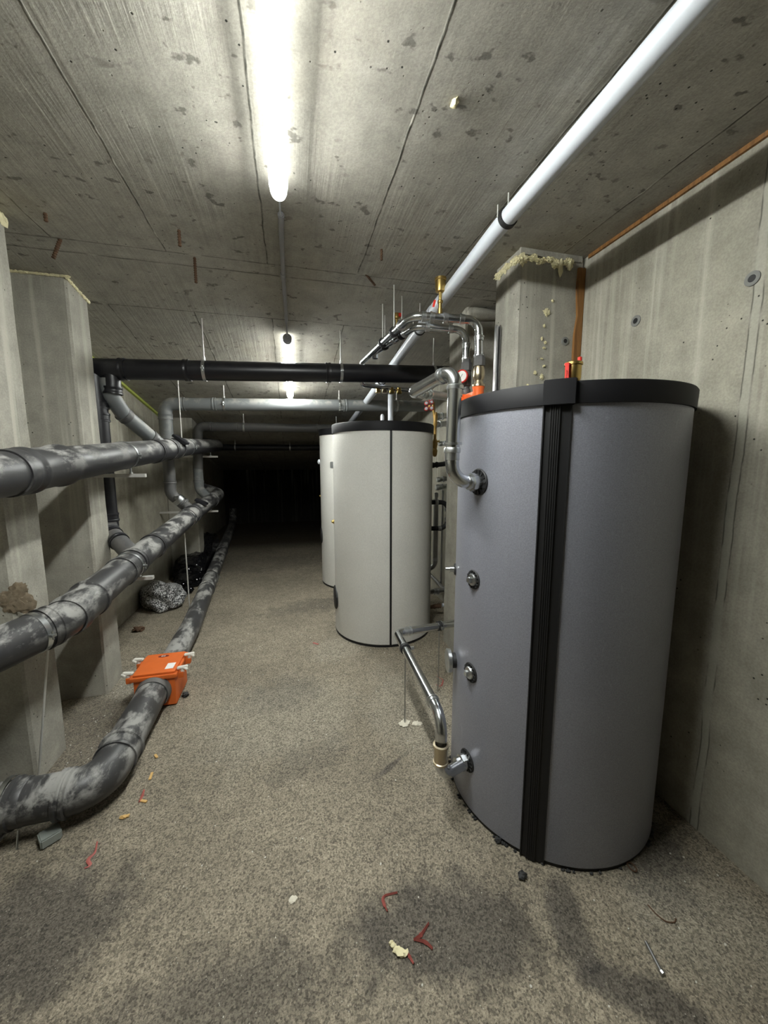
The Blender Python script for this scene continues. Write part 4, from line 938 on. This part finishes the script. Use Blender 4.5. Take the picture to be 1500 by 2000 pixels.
strip_curve('red_peel', [F(190, 1645), F(186, 1668), F(170, 1680), F(178, 1692), F(165, 1697)], .007, .004, M['pink'], 'dull red squiggle of peel at lower left of the floor', 'peel', PE)
strip_curve('red_peel', [F(853, 1322), F(866, 1328), F(862, 1342), F(852, 1338)], .005, .004, M['pink'], 'little red ring of peel by the floor rod near the grey tank', 'peel', PE)
strip_curve('red_peel', [F(612, 1256), F(622, 1259)], .014, .006, M['pink'], 'small red peel lying in front of the white tank', 'peel', PE)
b = NB()
for k, (x, y, s) in enumerate(((764, 1844, .008), (769, 1850, .010), (775, 1858, .013), (783, 1864, .015), (791, 1864, .011))): blob(b, F(x, y, .006), (s, s * .8, .007), k, 2, .5)
solo('foam_scrap', b, M['foam'], 'pale yellow foam scrap in the foreground touching a red peel', 'foam')
b = NB(); cyl(b, F(1261, 1843, .007), F(1292, 1903, .007), .0055, 14); lathe(b, F(1291, 1901, .007), at(1296, 1908, Z=0) - at(1291, 1901, Z=0), [(0, .009), (.008, .008)], 8); solo('metal_pin', b, M['steeld'], 'short grey metal pin lying on the floor at lower right', 'pin')
b = NB(); pts = [F(1265, 1768), F(1280, 1785), F(1300, 1802), F(1318, 1803), F(1320, 1795)]; sweep(b, pts, .0022, .04, 8); solo('wire_piece', b, M['rust'], 'thin curved rust-coloured wire on the floor at right', 'wire')
b = NB(); c0 = Vector(F(1234, 1695, .005)); P = [c0 + Vector((math.cos(k * PI / 8) * .013, math.sin(k * PI / 8) * .018, 0)) for k in range(17)]
prev = None
sweep(b, [tuple(p) for p in P], .0025, .001, 8); solo('metal_ring', b, M['rust'], 'small oval ring on the floor in front of the big grey tank', 'ring')
for x, y, s, lab in ((1020, 1714, .016, 'round black stone on the floor before the big grey tank'), (362, 1360, .022, 'dark crumpled lump on the floor right of the orange valve box'), (973, 1644, .014, 'black crumb at the left foot of the big grey tank'), (1232, 1660, .010, 'black crumb at the right foot of the big grey tank')):
    b = NB(); blob(b, F(x, y, s * .6), (s, s * .9, s * .7), x, 3, .5); solo('stone', b, M['stone'], lab, 'stone', 'small dark lumps on the floor')
b = NB()
for k in range(46):
    a = R(150 + (330 - 150) * random.random()); blob(b, (TC[0] + math.cos(a) * (TR + .004), TC[1] + math.sin(a) * (TR + .004), .004), (.006 + .004 * random.random(), .006, .006), k, 1, .5)
tag(obj('sealant_crumbs', b, M['stone']), 'black crumbs of sealant around the foot of the big grey tank', 'crumbs', None, 'stuff')
for x, y, dx, dy, lab in ((295, 1517, 5, -14, 'upright thin wood chip on the floor beside the near elbow'), (281, 1566, 12, 2, 'flat wood chip lying by the red peel'), (305, 1478, 4, 6, 'small curled wood chip, farthest of those beside the elbow')):
    A_ = Vector(F(x - dx / 2, y - dy / 2, .004)); B_ = Vector(F(x + dx / 2, y + dy / 2, .004)); d = (B_ - A_) * .5; s = d.cross(Vector((0, 0, 1))).normalized() * .006
    b = NB(); obox(b, (A_ + B_) / 2, d, s, (0, 0, .003), .001); solo('wood_chip', b, M['chip'], lab, 'wood chip', 'wood chips near the pipe elbow')
b = NB(); blob(b, F(243, 1597, .006), (.02, .009, .006), 4, 3, .5); solo('yellow_scrap', b, M['chip'], 'yellowish fibre scrap beneath the near pipe elbow', 'scrap')
b = NB(); P = Vector(F(93, 1650, .022)); obox(b, P + Vector((.0, .02, 0)), (.028, .022, 0), (-.02, .026, 0), (0, 0, .02), .005); solo('plastic_block', b, M['glass'], 'small cloudy grey block on the floor under the near pipe', 'block')
b = NB(); blob(b, F(272, 1232, .02), (.05, .04, .02), 11, 3, .6); solo('leaf_scrap', b, M['rust'], 'brown crumpled scrap on the floor by the left pillar', 'scrap')
b = NB(); blob(b, F(572, 1757, .002), (.014, .012, .003), 5, 3, .5); solo('plaster_spot', b, M['plaster'], 'round pale plaster spot on the open floor in the foreground', 'plaster')
# loose light grit scattered over the floor
b = NB()
for k in range(420):
    x = random.uniform(-1.0, 1.6); y = random.uniform(.55, 4.2)
    if (x - TC[0]) ** 2 + (y - TC[1]) ** 2 < .5 ** 2 or (x - W1[0]) ** 2 + (y - W1[1]) ** 2 < .5 ** 2 or x < -.7 + (0 if y < 1.6 else .1): continue
    s = random.choice((.0015, .002, .002, .003, .0042)); blob(b, (x, y, s * .5), (s, s * random.uniform(.7, 1.4), s * .7), k, 1, .4)
for k in range(120):
    x = random.gauss(-1.15, .1); y = random.gauss(2.8, .5)
    if x > -1.03 or (x < -1.27 and not 2.36 < y < 2.82): continue
    s = random.choice((.002, .003, .004)); blob(b, (x, y, s * .5), (s, s, s * .7), k, 1, .4)
tag(obj('floor_grit', b, M['pebble']), 'pale crumbs of grit scattered over the concrete floor', 'grit', None, 'stuff')
